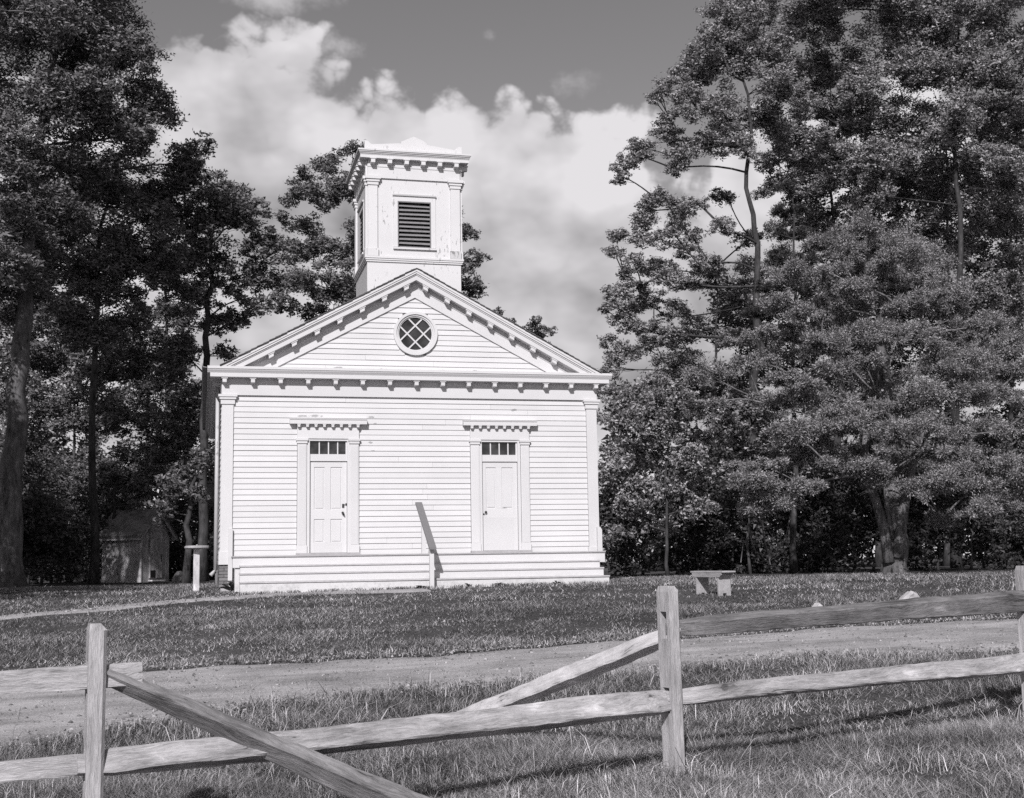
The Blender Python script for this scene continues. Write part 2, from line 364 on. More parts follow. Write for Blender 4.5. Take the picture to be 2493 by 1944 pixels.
def strip(name, xs, lo, hi, mat, n=14, lift=0.012):
    xs = np.asarray(xs); V = []
    for x, a, b in zip(xs, lo(xs), hi(xs)):
        ys = np.linspace(a, b, n); e = np.linspace(-1, 1, n)
        V.append(np.stack([np.full(n, x), ys, gz(np.full(n, x), ys)+lift+0.02*(1-e**6)-0.03*np.abs(e)**10], -1))
    V = np.array(V); m_ = len(xs); ii = np.arange(m_*n).reshape(m_, n)
    f = np.stack([ii[:-1, :-1], ii[1:, :-1], ii[1:, 1:], ii[:-1, 1:]], -1).reshape(-1, 4)
    me = np_mesh(name, V, f); me.materials.append(M[mat]); me.polygons.foreach_set('use_smooth', [True]*len(f))
    return kind(link(name, me), 'structure')
strip('dirt_road', np.concatenate([np.arange(-60, -6, 1.0), np.arange(-6, 16, 0.12), np.arange(16, 60, 1.0)]), road_near, road_far, 'dirt', 20)
PC = [(-9,-9.6),(-5,-6.6),(-3.4,-5.4),(-1.7,-3.9),(-.4,-2.9),(.8,-2.45),(2.2,-2.35),(4.2,-2.35)]
def path_lo(x): return interp(PC, x)-0.62-0.14*np.sin(x*2.3)*.5-np.where(x > -.2, .18, 0)-wob(x, 2)*.6
def path_hi(x): return interp(PC, x)+0.52+wob(x, 5)*.6+np.where(x > .5, .22, 0)
strip('footpath', np.arange(-9, 4.2, 0.1), path_lo, path_hi, 'path', 8, 0.004)

# ------------------------------------------------------------------ the church
church = tag(empty('church'), 'white clapboard church with square louvred bell tower, pediment and two front doors', 'church')
W, D = 8.6, 12.6
rnd = random.Random(11)
box('foundation', 'mortar', church, 0.02, W-0.02, 0.02, D-0.02, -0.4, 0.535)
fnd = church.children[-1]
for r in range(7):                                                    # bricks of the exposed left corner, front and side
    z = 0.045+r*0.07; off = 0.11 if r % 2 else 0.0
    x = -0.01
    while x < 0.40:
        x1 = min(x+(0.095 if (off and x < 0) else 0.205), 0.42)
        MB().box(x, x1, -0.012-rnd.random()*.006, 0.05, z, z+0.058).build('brick', 'brick', fnd); x = x1+0.012
    y = 0.0+off*0.6
    while y < 3.2:
        MB().box(-0.012-rnd.random()*.006, 0.03, y+0.056, y+0.255, z, z+0.058).build('brick', 'brick', fnd); y += 0.213
wall = box('front_wall', 'white', church, 0.03, W-0.03, 0.05, 0.25, 0.53, 4.84)
def clap(parent, x0, x1, z, h=0.121, y=0.0, name='clapboard', j=None):
    j = rnd.uniform(-.0025, .0025) if j is None else j; t = rnd.uniform(-.0015, .0015); th = rnd.uniform(.020, .028)
    v = [(x0,y-th,z+j),(x1,y-th,z+j+t),(x1,y-.004,z+j+h+.012),(x0,y-.004,z+j+h+.012),(x0,y+.05,z+j),(x1,y+.05,z+j+t),(x1,y+.05,z+j+h+.012),(x0,y+.05,z+j+h+.012)]
    return MB().add(v, [(0,1,2,3),(4,7,6,5),(0,4,5,1),(3,2,6,7),(0,3,7,4),(1,5,6,2)]).build(name, 'white', parent)
DOORS = [(1.635, 1.919, 2.751, 3.015), (5.553, 5.830, 6.672, 6.955)]   # outer casing, door opening, outer casing
rows = 29; H0 = 0.705; HS = (4.235-H0)/rows
for i in range(rows):
    z = H0+i*HS
    if z+HS < 3.60:
        segs = [(0.255, DOORS[0][0]+.004), (DOORS[0][3]-.004, DOORS[1][0]+.004), (DOORS[1][3]-.004, W-0.255)]
    else: segs = [(0.255, W-0.255)]
    for a, b in segs:
        if b-a > 4.5: c = rnd.uniform(a+1.4, b-1.4); parts = [(a, c-.0015), (c+.0015, b)]
        elif b-a > 2 and rnd.random() < .45: c = rnd.uniform(a+.6, b-.6); parts = [(a, c-.0015), (c+.0015, b)]
        else: parts = [(a, b)]
        for p, q in parts: clap(wall, p, q, z, HS)
lwall = box('side_wall', 'white', church, 0.05, 0.25, 0.26, D-0.05, 0.53, 4.84)
for i in range(31):
    z = 0.535+i*HS; th = .02
    MB().add([(-th,.26,z),(-th,D-.26,z),(-.004,D-.26,z+HS+.01),(-.004,.26,z+HS+.01),(.05,.26,z),(.05,D-.26,z),(.05,D-.26,z+HS+.01),(.05,.26,z+HS+.01)],
             [(0,3,2,1),(4,5,6,7),(0,1,5,4),(3,7,6,2),(0,4,7,3),(1,2,6,5)]).build('clapboard', 'white', lwall)
rwall = box('side_wall', 'white', church, W-0.25, W, 0.26, D-0.05, 0.53, 4.84)
box('back_wall', 'white', church, 0.26, W-0.26, D-0.25, D, 0.53, 4.84)
# corner pilasters
def pilaster(x0, x1, y0, y1, z0, z1, parent, mat, cap, plinth=True):
    s = box('corner_pilaster', mat, parent, x0, x1, y0, y1, z0, z1)
    h = cap
    MB().box(x0-.028, x1+.028, y0-.025, y1, z1-h*.9, z1-h*.45).box(x0-.055, x1+.055, y0-.05, y1, z1-h*.45, z1-h*.22).box(x0-.08, x1+.08, y0-.07, y1, z1-h*.22, z1+.002).build('capital', mat, s)
    if plinth: MB().box(x0-.03, x1+.012, y0-.018, y1, z0-.001, z0+.28).build('plinth', mat, s)
    return s
for x0, x1 in ((0.0, 0.25), (W-0.25, W)):
    pilaster(x0, x1, -0.05, 0.24, 0.53, 4.245, church, 'white', 0.235)
pilaster(-0.005, 0.25, D-.25, D+.03, 0.53, 4.245, church, 'white', 0.235)
# entablature of the front
box('frieze', 'white', church, -0.012, W+0.012, -0.062, 0.245, 4.235, 4.622)
crown = [(-.265,4.703),(-.275,4.720),(-.300,4.755),(-.312,4.785),(-.322,4.785),(-.322,4.842),(0.04,4.842),(0.04,4.703)]
cor = MB().prism(crown, 'x', -0.322, W+0.322).build('cornice', 'white', church)
MB().box(-.262, W+.262, -.262, .04, 4.613, 4.7029).build('fascia', 'white', cor)
def modillion_mesh(w_, d_, h_, mat, ht=.03):
    return MB().box(-w_*.78, w_*.78, -d_-.012, 0, h_-ht, h_).prism([(-d_, .0), (-d_, h_-ht-.0005), (0, h_-ht-.0005), (0, -.02), (-d_*.55, -.008)], 'x', -w_/2, w_/2).mesh('modillion', mat)
mod = modillion_mesh(0.088, 0.165, 0.112, 'white')
for i in range(15): link('modillion', mod, cor, (0.048+i*(W-0.096)/14+rnd.uniform(-.006, .006), -0.062, 4.501))
# side cornices
def side(xs, s):                                                       # s = -1 left, +1 right
    P = [(xs+s*(-a), b) for a, b in [(-.265,4.703),(-.275,4.720),(-.300,4.755),(-.312,4.785),(-.322,4.785),(-.322,4.842),(0.04,4.842),(0.04,4.703)]]
    c = MB().prism(P, 'y', 0.045, D+.3).build('side_cornice', 'white', church)
    a, b = sorted((xs+s*.262, xs-s*.04)); MB().box(a, b, 0.045, D+.26, 4.613, 4.7029).build('fascia', 'white', c)
    a, b = sorted((xs+s*.04, xs-s*.2)); MB().box(a, b, 0.25, D, 4.235, 4.6125).build('frieze', 'white', c)
    for i in range(20):
        o = link('modillion', mod, c, (xs+s*.04, 0.5+i*.628, 4.501)); o.rotation_euler.z = math.radians(-90 if s < 0 else 90)
side(0.0, -1); side(W, 1)
gut = MB().prism([(-.335,4.80),(-.42,4.81),(-.44,4.86),(-.44,4.90),(-.43,4.90),(-.425,4.865),(-.41,4.83),(-.335,4.815)], 'y', -.28, D+.28).build('gutter', 'slat', church)  # dark grey puts the gutter's shadow side into its colour
MB().tube([(-.085,.62,4.6),(-.085,.62,.42)], [.045]*2, 8).tube([(-.085,.62,.44),(-.10,.60,.38),(-.19,.56,.30)], [.046,.046,.046], 8).build('downspout', 'worn_trim', church, True)
# pediment
PX, PZ, SL = 4.3, 7.174, 0.5385
def chevron(mb, a, b, y0, y1, zb=4.8425):
    xa, xb = (PZ-a-zb)/SL, (PZ-b-zb)/SL
    for s in (-1, 1):
        q = [(PX+s*xa, zb), (PX, PZ-a), (PX, PZ-b), (PX+s*xb, zb)]
        mb.prism(q, 'y', y0, y1)
    return mb
def rake(name, a, b, y0, y1, mat='white', parent=church): return chevron(MB(), a, b, y0, y1).build(name, mat, parent)
rk = MB(); chevron(rk, 0, .055, -.322, .03); chevron(rk, .0555, .10, -.305, .03); chevron(rk, .1005, .131, -.280, .03); rk = rk.build('rake_cornice', 'white', church)
rake('fascia', .1315, .248, -.262, -.2, parent=rk); rake('soffit', .2, .2475, -.1995, .03, parent=rk)
rake('frieze', .2485, .615, -.05, .03, parent=rk); rake('bed_moulding', .33, .365, -.066, -.0505, parent=rk)
for i in range(7):
    for s in (-1, 1):
        x = PX+s*(.22+.505*i); zt = PZ-SL*abs(x-PX)-.2485; hw = .052
        def zz(xx): return zt-SL*s*(xx-x)
        v = []
        for yy in (-.235, -.051):
            v += [(x-hw, yy, zz(x-hw)-.105), (x+hw, yy, zz(x+hw)-.105), (x+hw, yy, zz(x+hw)), (x-hw, yy, zz(x-hw))]
        mb = MB().add(v, [(0,1,2,3),(7,6,5,4),(0,4,5,1),(1,5,6,2),(2,6,7,3),(3,7,4,0)])
        v2 = []
        for yy in (-.248, -.051):
            e = hw*1.35; v2 += [(x-e, yy, zz(x-e)-.032), (x+e, yy, zz(x+e)-.032), (x+e, yy, zz(x+e)-.001), (x-e, yy, zz(x-e)-.001)]
        mb.add(v2, [(0,1,2,3),(7,6,5,4),(0,4,5,1),(1,5,6,2),(2,6,7,3),(3,7,4,0)]).build('modillion', 'white', rk)
gable = MB().prism([(0.3, 4.80), (PX, 7.0), (W-.3, 4.80)], 'y', .055, .25).build('gable_wall', 'white', church)
WX, WZ, WR = 4.312, 5.722, 0.507
for i in range(14):
    z = 4.843+i*.1235
    hx = (6.60-z-.02)/SL
    if hx < .06: continue
    a, b = PX-hx, PX+hx
    zc = min(max(WZ, z), z+.12)
    if abs(zc-WZ) < WR-.05:
        c = math.sqrt((WR-.045)**2-(zc-WZ)**2); segs = [(a, WX-c), (WX+c, b)]
    else: segs = [(a, b)]
    for p, q in segs:
        if q-p > 3 and rnd.random() < .8: c = rnd.uniform(p+.9, q-.9); clap(gable, p, c-.0015, z, .1235, .004); clap(gable, c+.0015, q, z, .1235, .004)
        elif q > p+.05: clap(gable, p, q, z, .1235, .004)
# round window
rw = empty('round_window', (WX, 0, WZ)); rw.parent = church
def ring(name, r0, r1, y0, y1, mat, parent, n=56):
    v = []; f = []
    for i in range(n):
        t = 2*math.pi*i/n; c, s = math.cos(t), math.sin(t)
        v += [(r0*c, y0, r0*s), (r1*c, y0, r1*s), (r1*c, y1, r1*s), (r0*c, y1, r0*s)]
    for i in range(n):
        a, b = 4*i, 4*((i+1) % n)
        for k in range(4): f.append((a+k, a+(k+1) % 4, b+(k+1) % 4, b+k))
    return MB().add(v, f).build(name, mat, parent)
ring('frame', .445, .507, -.075, .03, 'white', rw); ring('inner_frame', .405, .4445, -.045, .03, 'white', rw); ring('sash', .378, .4045, -.020, .045, 'white', rw)
def clip(poly, nx_, nz_, d):
    o = []
    for i in range(len(poly)):
        p, q = poly[i], poly[(i+1) % len(poly)]; a = p[0]*nx_+p[1]*nz_-d; b = q[0]*nx_+q[1]*nz_-d
        if a <= 0: o.append(p)
        if (a < 0 < b) or (b < 0 < a): t = a/(a-b); o.append((p[0]+t*(q[0]-p[0]), p[1]+t*(q[1]-p[1])))
    return o
disc = [(.379*math.cos(2*math.pi*i/48), .379*math.sin(2*math.pi*i/48)) for i in range(48)]
R2 = math.sqrt(.5); L0 = .134
for a in (-1, 0, 1):
    for b in (-1, 0, 1):
        poly = disc
        for (n0, n1, k) in ((R2, R2, a), (R2, -R2, b)):
            if k < 1: poly = clip(poly, n0, n1, (L0 if k == 0 else -L0)-.001)
            if k > -1: poly = clip(poly, -n0, -n1, (L0 if k == 0 else -L0)-.001)
        if len(poly) > 2:
            tilt = rnd.uniform(-.003, .003); n = len(poly)
            MB().add([(x, .022+tilt*x*10, z) for x, z in poly]+[(x, .03+tilt*x*10, z) for x, z in poly], [tuple(range(n)), tuple(range(2*n-1, n-1, -1))]+[(i, i+n, (i+1) % n+n, (i+1) % n) for i in range(n)]).build('pane', 'glass', rw)
for s in (1, -1):
    for d in (L0, -L0):
        h = math.sqrt(.379**2-d*d); o = box('muntin', 'white', rw, -h, h, -.008 if s > 0 else -.006, .021, -.0165, .0165)
        o.rotation_euler.y = math.radians(45*s); o.location = (R2*d*s if s > 0 else -R2*d*-1, 0, R2*d) if s > 0 else (-R2*d, 0, R2*d)
# doors
dent = MB().box(-.037, .037, -.094, 0, .034, .058).box(-.028, .028, -.088, 0, -.012, .034).mesh('dentil', 'white')
def door(k):
    xo0, xi0, xi1, xo1 = DOORS[k]; pw = .200; c = (xi0+xi1)/2
    ds = empty('door_surround', (c, 0, .70)); ds.parent = church
    def B(name, mat, x0, x1, y0, y1, z0, z1, par=ds): return box(name, mat, par, x0-c, x1-c, y0, y1, z0-.70, z1-.70)
    B('backing', 'dark', xo0+.01, xo1-.01, .08, .2, .72, 3.5)
    for x in (xo0+.012, xo1-.012-pw):
        B('pilaster', 'white', x, x+pw, -.062, .05, .756, 3.175); B('plinth', 'white', x-.014, x+pw+.014, -.078, .049, .753, .915)
        MB().box(x-.014-c, x+pw+.014-c, -.085, .049, 2.475, 2.535).box(x-.034-c, x+pw+.034-c, -.105, .049, 2.5355, 2.583).build('capital', 'white', ds)
        B('panel_moulding', 'white', x+.025, x+pw-.025, -.068, -.0615, .93, 3.12)
    B('casing', 'white', xi0-.062, xi0, -.045, .07, .753, 3.315); B('casing', 'white', xi1, xi1+.062, -.045, .07, .753, 3.315)
    B('head_casing', 'white', xi0, xi1, -.040, .07, 3.235, 3.312)
    B('entablature', 'white', xo0+.005, xo1-.005, -.064, .05, 3.284, 3.63)
    MB().prism([(-.162, 2.905), (-.162, 2.985), (-.175, 3.0), (-.182, 3.024), (.03, 3.045), (.03, 2.905)], 'x', xo0-.165-c, xo1+.165-c).build('hood', 'white', ds)
    for i in range(8): link('dentil', dent, ds, (xo0+.035-c+i*(xo1-xo0-.07)/7, -.064, 2.848))
    B('transom_bar', 'white', xi0, xi1, -.012, .07, 2.785, 2.94)
    n = 4; pwid = (xi1-xi0-.06)/n
    for i in range(n):
        a = xi0+.006+i*(pwid+.0115)
        B('pane', 'glass', a, a+pwid, .03, .04, 2.9405, 3.2345)
        if i < 3: B('muntin', 'white', a+pwid, a+pwid+.026, .005, .045, 2.9405, 3.2345)
    B('transom_stile', 'white', xi1-.034, xi1, .0, .045, 2.9405, 3.2345)
    B('door_sill', 'sill', xo0-.01, xo1+.01, -.14, .06, .692, .752)
    dr = empty('door', (c, 0.02, .757)); dr.parent = church
    dw, dh = xi1-xi0-.012, 2.018
    def P(name, mat, x0, x1, y0, y1, z0, z1): return box(name, mat, dr, x0-dw/2, x1-dw/2, y0, y1, z0, z1)
    # stiles and rails stand proud of the panels
    ups = [(.10, .315), (dw/2+.06, dw-.115)]
    P('leaf', 'white', 0, dw, .018, .05, 0, dh)
    P('stile', 'white', 0, .095, .0, .0175, 0, dh); P('stile', 'white', dw-.105, dw, .0, .0175, 0, dh); P('stile', 'white', .325, dw/2+.05, .0, .0175, .955, 1.895)
    P('rail', 'white', .0955, dw-.1055, .0, .0175, 1.8955, dh); P('rail', 'white', .0955, dw-.1055, .0, .0175, .74, .9545)
    for a, b in ((.096, .3245), (dw/2+.0505, dw-.106)): P('panel', 'white', a+.03, b-.03, .006, .0175, .985, 1.865)
    if k == 0:
        P('stile', 'white', .325, dw/2+.05, .0, .0175, .2255, .7395); P('rail', 'white', .0955, dw-.1055, .0, .0175, 0, .225)
        for a, b in ((.096, .3245), (dw/2+.0505, dw-.106)): P('panel', 'white', a+.03, b-.03, .006, .0175, .255, .71)
        MB().box(dw/2-.105, dw/2-.06, -.022, .0, .995, 1.075).box(dw/2-.06, dw/2-.02, -.012, -.004, 1.05, 1.062).box(dw/2-.028, dw/2-.004, -.02, 0, 1.04, 1.09).build('padlock', 'iron', dr)
        MB().tube([(dw/2-.10, .0, .885), (dw/2-.10, -.05, .885)], [.014, .016], 8).tube([(dw/2-.10, -.03, .885), (dw/2-.085, -.055, .86), (dw/2-.06, -.05, .82)], [.026, .026, .014], 8).build('handle', 'iron', dr, True)
    else:
        P('lower_panel', 'white', .0955, dw-.1055, .0005, .0175, 0, .7395)
        MB().tube([(-dw/2+.075, 0, .87), (-dw/2+.075, -.03, .87), (-dw/2+.075, -.045, .87), (-dw/2+.075, -.06, .87)], [.012, .014, .03, .018], 10).build('knob', 'iron', dr, True)
        MB().tube([(-dw/2+.035, .0, .825), (-dw/2+.035, -.012, .825)], [.02, .02], 8).build('keyhole_plate', 'iron', dr)
door(0); door(1)
# front platform and steps
st = box('front_steps', 'white', church, .30, 8.30, -.86, -.06, -.05, .655)
box('platform_deck', 'sill', st, .24, 8.46, -.93, -.055, .672, .700); box('platform_fascia', 'white', st, .25, 8.45, -.90, -.861, .455, .6715)
for i, (z, y, x0, x1) in enumerate(((.485, -1.20, .40, 8.23), (.325, -1.50, .385, 8.22), (.150, -1.80, .38, 8.25))):
    box('tread', 'tread', st, x0-.01, x1+.01, y-.025, y+.36, z-.012, z+.018)
    b = (.313, .138, -.08)[i]
    box('riser', 'white', st, x0, x1, y, y+.03, b-.01, z-.0125)
    for x in (x0+.002, x1-.032): box('stringer', 'white', st, x, x+.03, y+.031, y+.30, -.06, z-.0125)
box('corner_board', 'white', st, .17, .262, -.105, -.055, .05, 1.30)
MB().prism([(8.53, .70), (8.64, .70), (8.64, 1.20), (8.60, 1.265), (8.53, 1.265)], 'y', -.13, -.055).build('corner_board', 'white', st)
hr = empty('handrail', (4.30, -2.0, 0)); hr.parent = church
box('post', 'white', hr, -.045, .045, -.045, .045, -.1, .83); box('post', 'white', hr, .0, .09, 1.20, 1.29, .70, 1.50)
v = []
for (y, z) in ((-.16, .77), (1.62, 1.80)): v += [(-.075, y, z), (.075, y, z), (.075, y, z+.045), (-.075, y, z+.045)]
rl = MB().add(v, [(0,1,2,3),(7,6,5,4),(0,4,5,1),(1,5,6,2),(2,6,7,3),(3,7,4,0)]).build('rail', 'rail', hr)
# roof: boards under courses of shingles, the ends of which show along the rakes
roof = MB()
for s in (-1, 1):
    roof.prism([(PX, PZ+.012), (PX+s*4.33, PZ+.012-SL*4.33), (PX+s*4.33, PZ-.02-SL*4.33), (PX, PZ-.02)], 'y', -.315, D+.3)
roof = roof.build('roof', 'shingle', church)
nl = 33
for s in (-1, 1):
    for i in range(nl):
        x0 = 4.36*(i+1)/nl; x1 = x0-4.36/nl*1.9
        if x1 < 0: x1 = 0
        za, zb = PZ+.042-SL*x0, PZ+.016-SL*x1; th = .020
        e = -.338-rnd.random()*.02
        MB().prism([(PX+s*x0, za), (PX+s*x1, zb), (PX+s*x1, zb-th*.5), (PX+s*x0, za-th)], 'y', e, D+.31).build('shingle_course', 'shingle', roof)
# bell tower
TX0, TX1 = 3.205, 5.395
tw = empty('bell_tower', (PX, 0, 0)); tw.parent = church
def TB(name, mat, x0, x1, y0, y1, z0, z1): return box(name, mat, tw, x0-PX, x1-PX, y0, y1, z0, z1)
TF = -0.02                                                             # plane of the tower's front wall
TD = 2.19
TB('tower_base', 'tower_white', TX0, TX1, TF+.30, TF+TD, 5.2, 7.40)
MB().prism([(TX0-PX, 6.45), (TX0-PX, 7.40), (TX1-PX, 7.40), (TX1-PX, 6.45), (0, 6.93)], 'y', TF, TF+.2995).build('tower_base_front', 'tower_white', tw)
LX0, LX1, LZ0, LZ1 = 3.916, 4.690, 7.745, 8.829
def tface(M4, nm='tower_wall'):
    hw = (TX1-TX0)/2-.012
    lx0, lx1 = LX0-PX, LX1-PX
    def part(name, mat, mb):
        o = mb.build(name, mat, tw); o.matrix_local = M4; return o
    part(nm, 'tower_white', MB().box(-hw, lx0, 0, .08, 7.40, 9.70).box(lx1, hw, 0, .08, 7.40, 9.70).box(lx0, lx1, 0, .08, LZ1, 9.70).box(lx0, lx1, 0, .08, 7.40, LZ0))
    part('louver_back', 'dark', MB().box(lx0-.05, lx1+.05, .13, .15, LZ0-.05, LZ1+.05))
    for i in range(11):
        z = LZ0-.02+i*(LZ1-LZ0)/11; r = random.Random(i+5)
        sag = r.uniform(-.006, .006)
        v = [(lx0, .015, z+sag), (lx1, .015, z-sag), (lx1, .105, z+.075-sag), (lx0, .105, z+.075+sag)]
        v += [(x, y, zc+.014) for x, y, zc in v]
        part('louver_slat', 'slat', MB().add(v, [(0,3,2,1),(4,5,6,7),(0,1,5,4),(1,2,6,5),(2,3,7,6),(3,0,4,7)]))
    part('louver_frame', 'tower_white', MB().box(lx0-.105, lx0-.004, -.018, 0, 7.745, 8.945).box(lx1+.004, lx1+.112, -.018, 0, 7.745, 8.945).box(lx0-.004, lx1+.004, -.018, 0, LZ1+.004, 8.945))
    part('louver_casing', 'slat', MB().box(lx0-.003, lx0+.018, -.012, .02, LZ0, LZ1).box(lx1-.018, lx1+.003, -.012, .02, LZ0, LZ1).box(lx0+.018, lx1-.018, -.012, .02, LZ1-.02, LZ1+.003))
    part('louver_head', 'worn_trim', MB().prism([(-.05, 8.955), (-.055, 8.99), (0, 8.995), (0, 8.945), (-.03, 8.945)], 'x', lx0-.12, lx1+.125))
    part('louver_sill', 'tower_white', MB().prism([(-.05, 7.69), (-.05, 7.73), (0, 7.745), (0, 7.69)], 'x', lx0-.11, lx1+.12))
    for s in (-1, 1):
        a, b = sorted((s*(hw-.005), s*(hw-.225)))
        part('tower_pilaster', 'tower_white', MB().box(a, b, -.045, 0, 7.685, 9.18))
        part('tower_plinth', 'worn_trim' if s > 0 else 'tower_white', MB().box(a-.018, b+.018, -.06, 0, 7.50, 7.684))
        part('tower_capital', 'tower_white', MB().box(a-.02, b+.02, -.065, 0, 9.1805, 9.255).box(a-.045, b+.045, -.085, 0, 9.2555, 9.315).box(a-.07, b+.07, -.11, 0, 9.3155, 9.385))
    part('tower_frieze', 'tower_white', MB().box(-hw+.0, hw-.0, -.040, 0, 9.352, 9.79).box(-hw-.01, hw+.01, -.052, -.0405, 9.615, 9.665))
    for i in range(6):
        o = link('modillion', tmod, tw); o.matrix_local = M4 @ Matrix.Translation((-hw+.105+i*(2*hw-.21)/5, -.042, 9.672))
tmod = modillion_mesh(0.098, 0.155, 0.112, 'tower_white', .022)
def face_m(yaw, cx, cy_): return Matrix.Translation((cx, cy_, 0)) @ Matrix.Rotation(yaw, 4, 'Z')
CYT = TF+TD/2
tface(face_m(0, 0, TF)); tface(face_m(-math.pi/2, TX0-PX+.005, CYT)); tface(face_m(math.pi/2, TX1-PX-.005, CYT)); tface(face_m(math.pi, 0, TF+TD))
def square_ring(name, mat, prof):                                      # prof = (outset, z0, z1)
    mb = MB()
    for o, z0, z1 in prof: mb.box(TX0-PX-o, TX1-PX+o, TF-o, TF+TD+o, z0, z1)
    return mb.build(name, mat, tw)
square_ring('belt_course', 'tower_white', [(.028, 7.375, 7.415), (.045, 7.4155, 7.455), (.06, 7.4555, 7.498)])
square_ring('tower_fascia', 'tower_white', [(.175, 9.785, 9.858)])
square_ring('tower_crown', 'worn_trim', [(.182, 9.8585, 9.885), (.198, 9.8855, 9.915), (.215, 9.9155, 9.945)])
square_ring('tower_roof_edge', 'tower_white', [(.23, 9.9455, 9.985)])
par = [(3.145, 9.9), (5.435, 9.9), (5.435, 10.212), (5.385, 10.215), (5.335, 10.195), (5.295, 10.155), (5.255, 10.125), (4.60, 10.213), (4.60, 10.245), (4.52, 10.30), (4.297, 10.395), (4.10, 10.30), (3.995, 10.252), (3.995, 10.213), (3.315, 10.150), (3.28, 10.165), (3.24, 10.21), (3.20, 10.228), (3.145, 10.228)]
MB().prism([(x-PX, z) for x, z in par], 'y', -.06, .03).build('parapet', 'tower_white', tw)


# ------------------------------------------------------------------ split rail fence
POSTS = [(-4.33, -22.20, .10), (-.889, -21.634, .179), (2.51, -20.914, .295), (5.83, -19.866, .371)]
fence = tag(empty('split_rail_fence', (2.51, -20.914, -.92)), 'weathered split rail fence with slotted posts in front of the dirt road', 'fence')
inv = Matrix.Translation((-2.51, 20.914, .92))
def noisy(rng, n, a): return (rng.rand(n)-.5)*2*a
def post(i, slots, seed):
    X, Y, top = POSTS[i]; rng = np.random.RandomState(seed)
    a, b = POSTS[max(i-1, 0)], POSTS[min(i+1, 3)]
    yaw = math.atan2(b[1]-a[1], b[0]-a[0]); g = float(gz(X, Y))
    hx, hy, sw = .045, .066, .033
    mb = MB(); z = g-.35
    def blk(y0, y1, z0, z1, chamfer=False):
        n = max(1, int((z1-z0)/.16)); 
        for k in range(n):
            a0, a1 = z0+(z1-z0)*k/n, z0+(z1-z0)*(k+1)/n
            mb.prism([(-hx, y0), (hx-.018 if y0 < -.05 else hx, y0), (hx, y0+.02 if y0 < -.05 else y0), (hx, y1), (-hx, y1)], 'z', a0, a1)
    for s0, s1 in slots+[(None, None)]:
        zt = s0 if s0 is not None else top-.035
        blk(-hy, hy, z, zt)
        if s0 is not None:
            blk(-hy, -sw, s0, s1); blk(sw, hy, s0, s1); z = s1
    zt = top-.035
    mb.add([(-hx, -hy, zt), (hx, -hy+.015, zt), (hx, hy, zt), (-hx, hy, zt), (-hx+.006, -hy+.012, top), (hx-.03, -hy+.016, top), (hx-.03, hy-.012, top), (-hx+.006, hy-.012, top)],
           [(0,1,5,4),(1,2,6,5),(2,3,7,6),(3,0,4,7),(4,5,6,7),(0,3,2,1)])
    o = mb.build('post', 'fence_z', fence)
    lean = rng.uniform(-.012, .012)
    o.matrix_local = inv @ Matrix.Translation((X, Y, 0)) @ Matrix.Rotation(yaw, 4, 'Z') @ Matrix.Rotation(lean if i != 2 else -.012, 4, 'Y')
    return o
post(0, [(-.62, -.46), (-.20, -.03)], 1); post(1, [(-.61, -.45), (-.175, -.005)], 2); post(2, [(-.49, -.335), (-.035, .135)], 3); post(3, [(-.44, -.28), (.01, .18)], 4)
def rail_obj(name, p0, p1, h0, h1, t, seed, taper=(1, 1), parent=None, flat=0.0, mat='fence_x'):
    rng = np.random.RandomState(seed); p0, p1 = np.array(p0, float), np.array(p1, float); L = float(np.linalg.norm(p1-p0)); n = int(L/.09)+2
    sh = [(-.5, -.42), (-.44, -.5), (.44, -.5), (.5, -.40), (.47, .42), (.40, .5), (-.40, .5), (-.5, .44)]
    # a slow wander along the length, as split wood has
    ph = rng.uniform(0, 6.28, 6); V = []
    for i in range(n):
        u = i/(n-1); x = u*L; h = h0+(h1-h0)*u
        e0 = min(1, (.72+.28*min(1, x/.16)) if taper[0] else 1); e1 = min(1, (.72+.28*min(1, (L-x)/.16)) if taper[1] else 1)
        wz = .006*math.sin(x*1.3+ph[0])+.002*math.sin(x*4.7+ph[1]); wy = .006*math.sin(x*1.7+ph[2]); hh = h*(1+.035*math.sin(x*1.9+ph[3])+.02*math.sin(x*7.1+ph[4]))*e0*e1; tt = (t[0]+(t[1]-t[0])*u if isinstance(t, tuple) else t)*(1+.08*math.sin(x*3.3+ph[5]))
        if taper[0]: tt = min(tt, .05+.28*max(0, x-.12))
        if taper[1]: tt = min(tt, .05+.28*max(0, L-x-.12))
        for k, (a, b) in enumerate(sh):
            V.append((x, a*tt*(1+rng.uniform(-.09, .09))+wy, b*hh*(1+rng.uniform(-.05, .05))+wz))
    F_ = [(i*8+k, i*8+(k+1) % 8, (i+1)*8+(k+1) % 8, (i+1)*8+k) for i in range(n-1) for k in range(8)]+[tuple(range(8)), tuple((n-1)*8+k for k in reversed(range(8)))]
    o = MB().add(V, F_).build(name, mat, parent)
    d = Vector(p1-p0).normalized(); yv = Vector((0, 0, 1)).cross(d).normalized(); zv = d.cross(yv)
    m4 = Matrix(((d.x, yv.x, zv.x, p0[0]), (d.y, yv.y, zv.y, p0[1]), (d.z, yv.z, zv.z, p0[2]), (0, 0, 0, 1))) @ Matrix.Rotation(flat, 4, 'X')
    if parent is fence: o.matrix_local = inv @ m4
    else: o.matrix_world = m4
    return o
rail_obj('rail', (-4.50, -22.23, -.125), (-.665, -21.585, -.085), .118, .115, .055, 21, (1, 0), fence, -.12)
rail_obj('rail', (-4.50, -22.23, -.565), (-.80, -21.61, -.525), .12, .105, .10, 22, (1, 1), fence, -.1)
rail_obj('rail', (-.97, -21.65, -.530), (2.56, -20.905, -.425), .122, .140, .135, 23, (1, 1), fence, -.42)
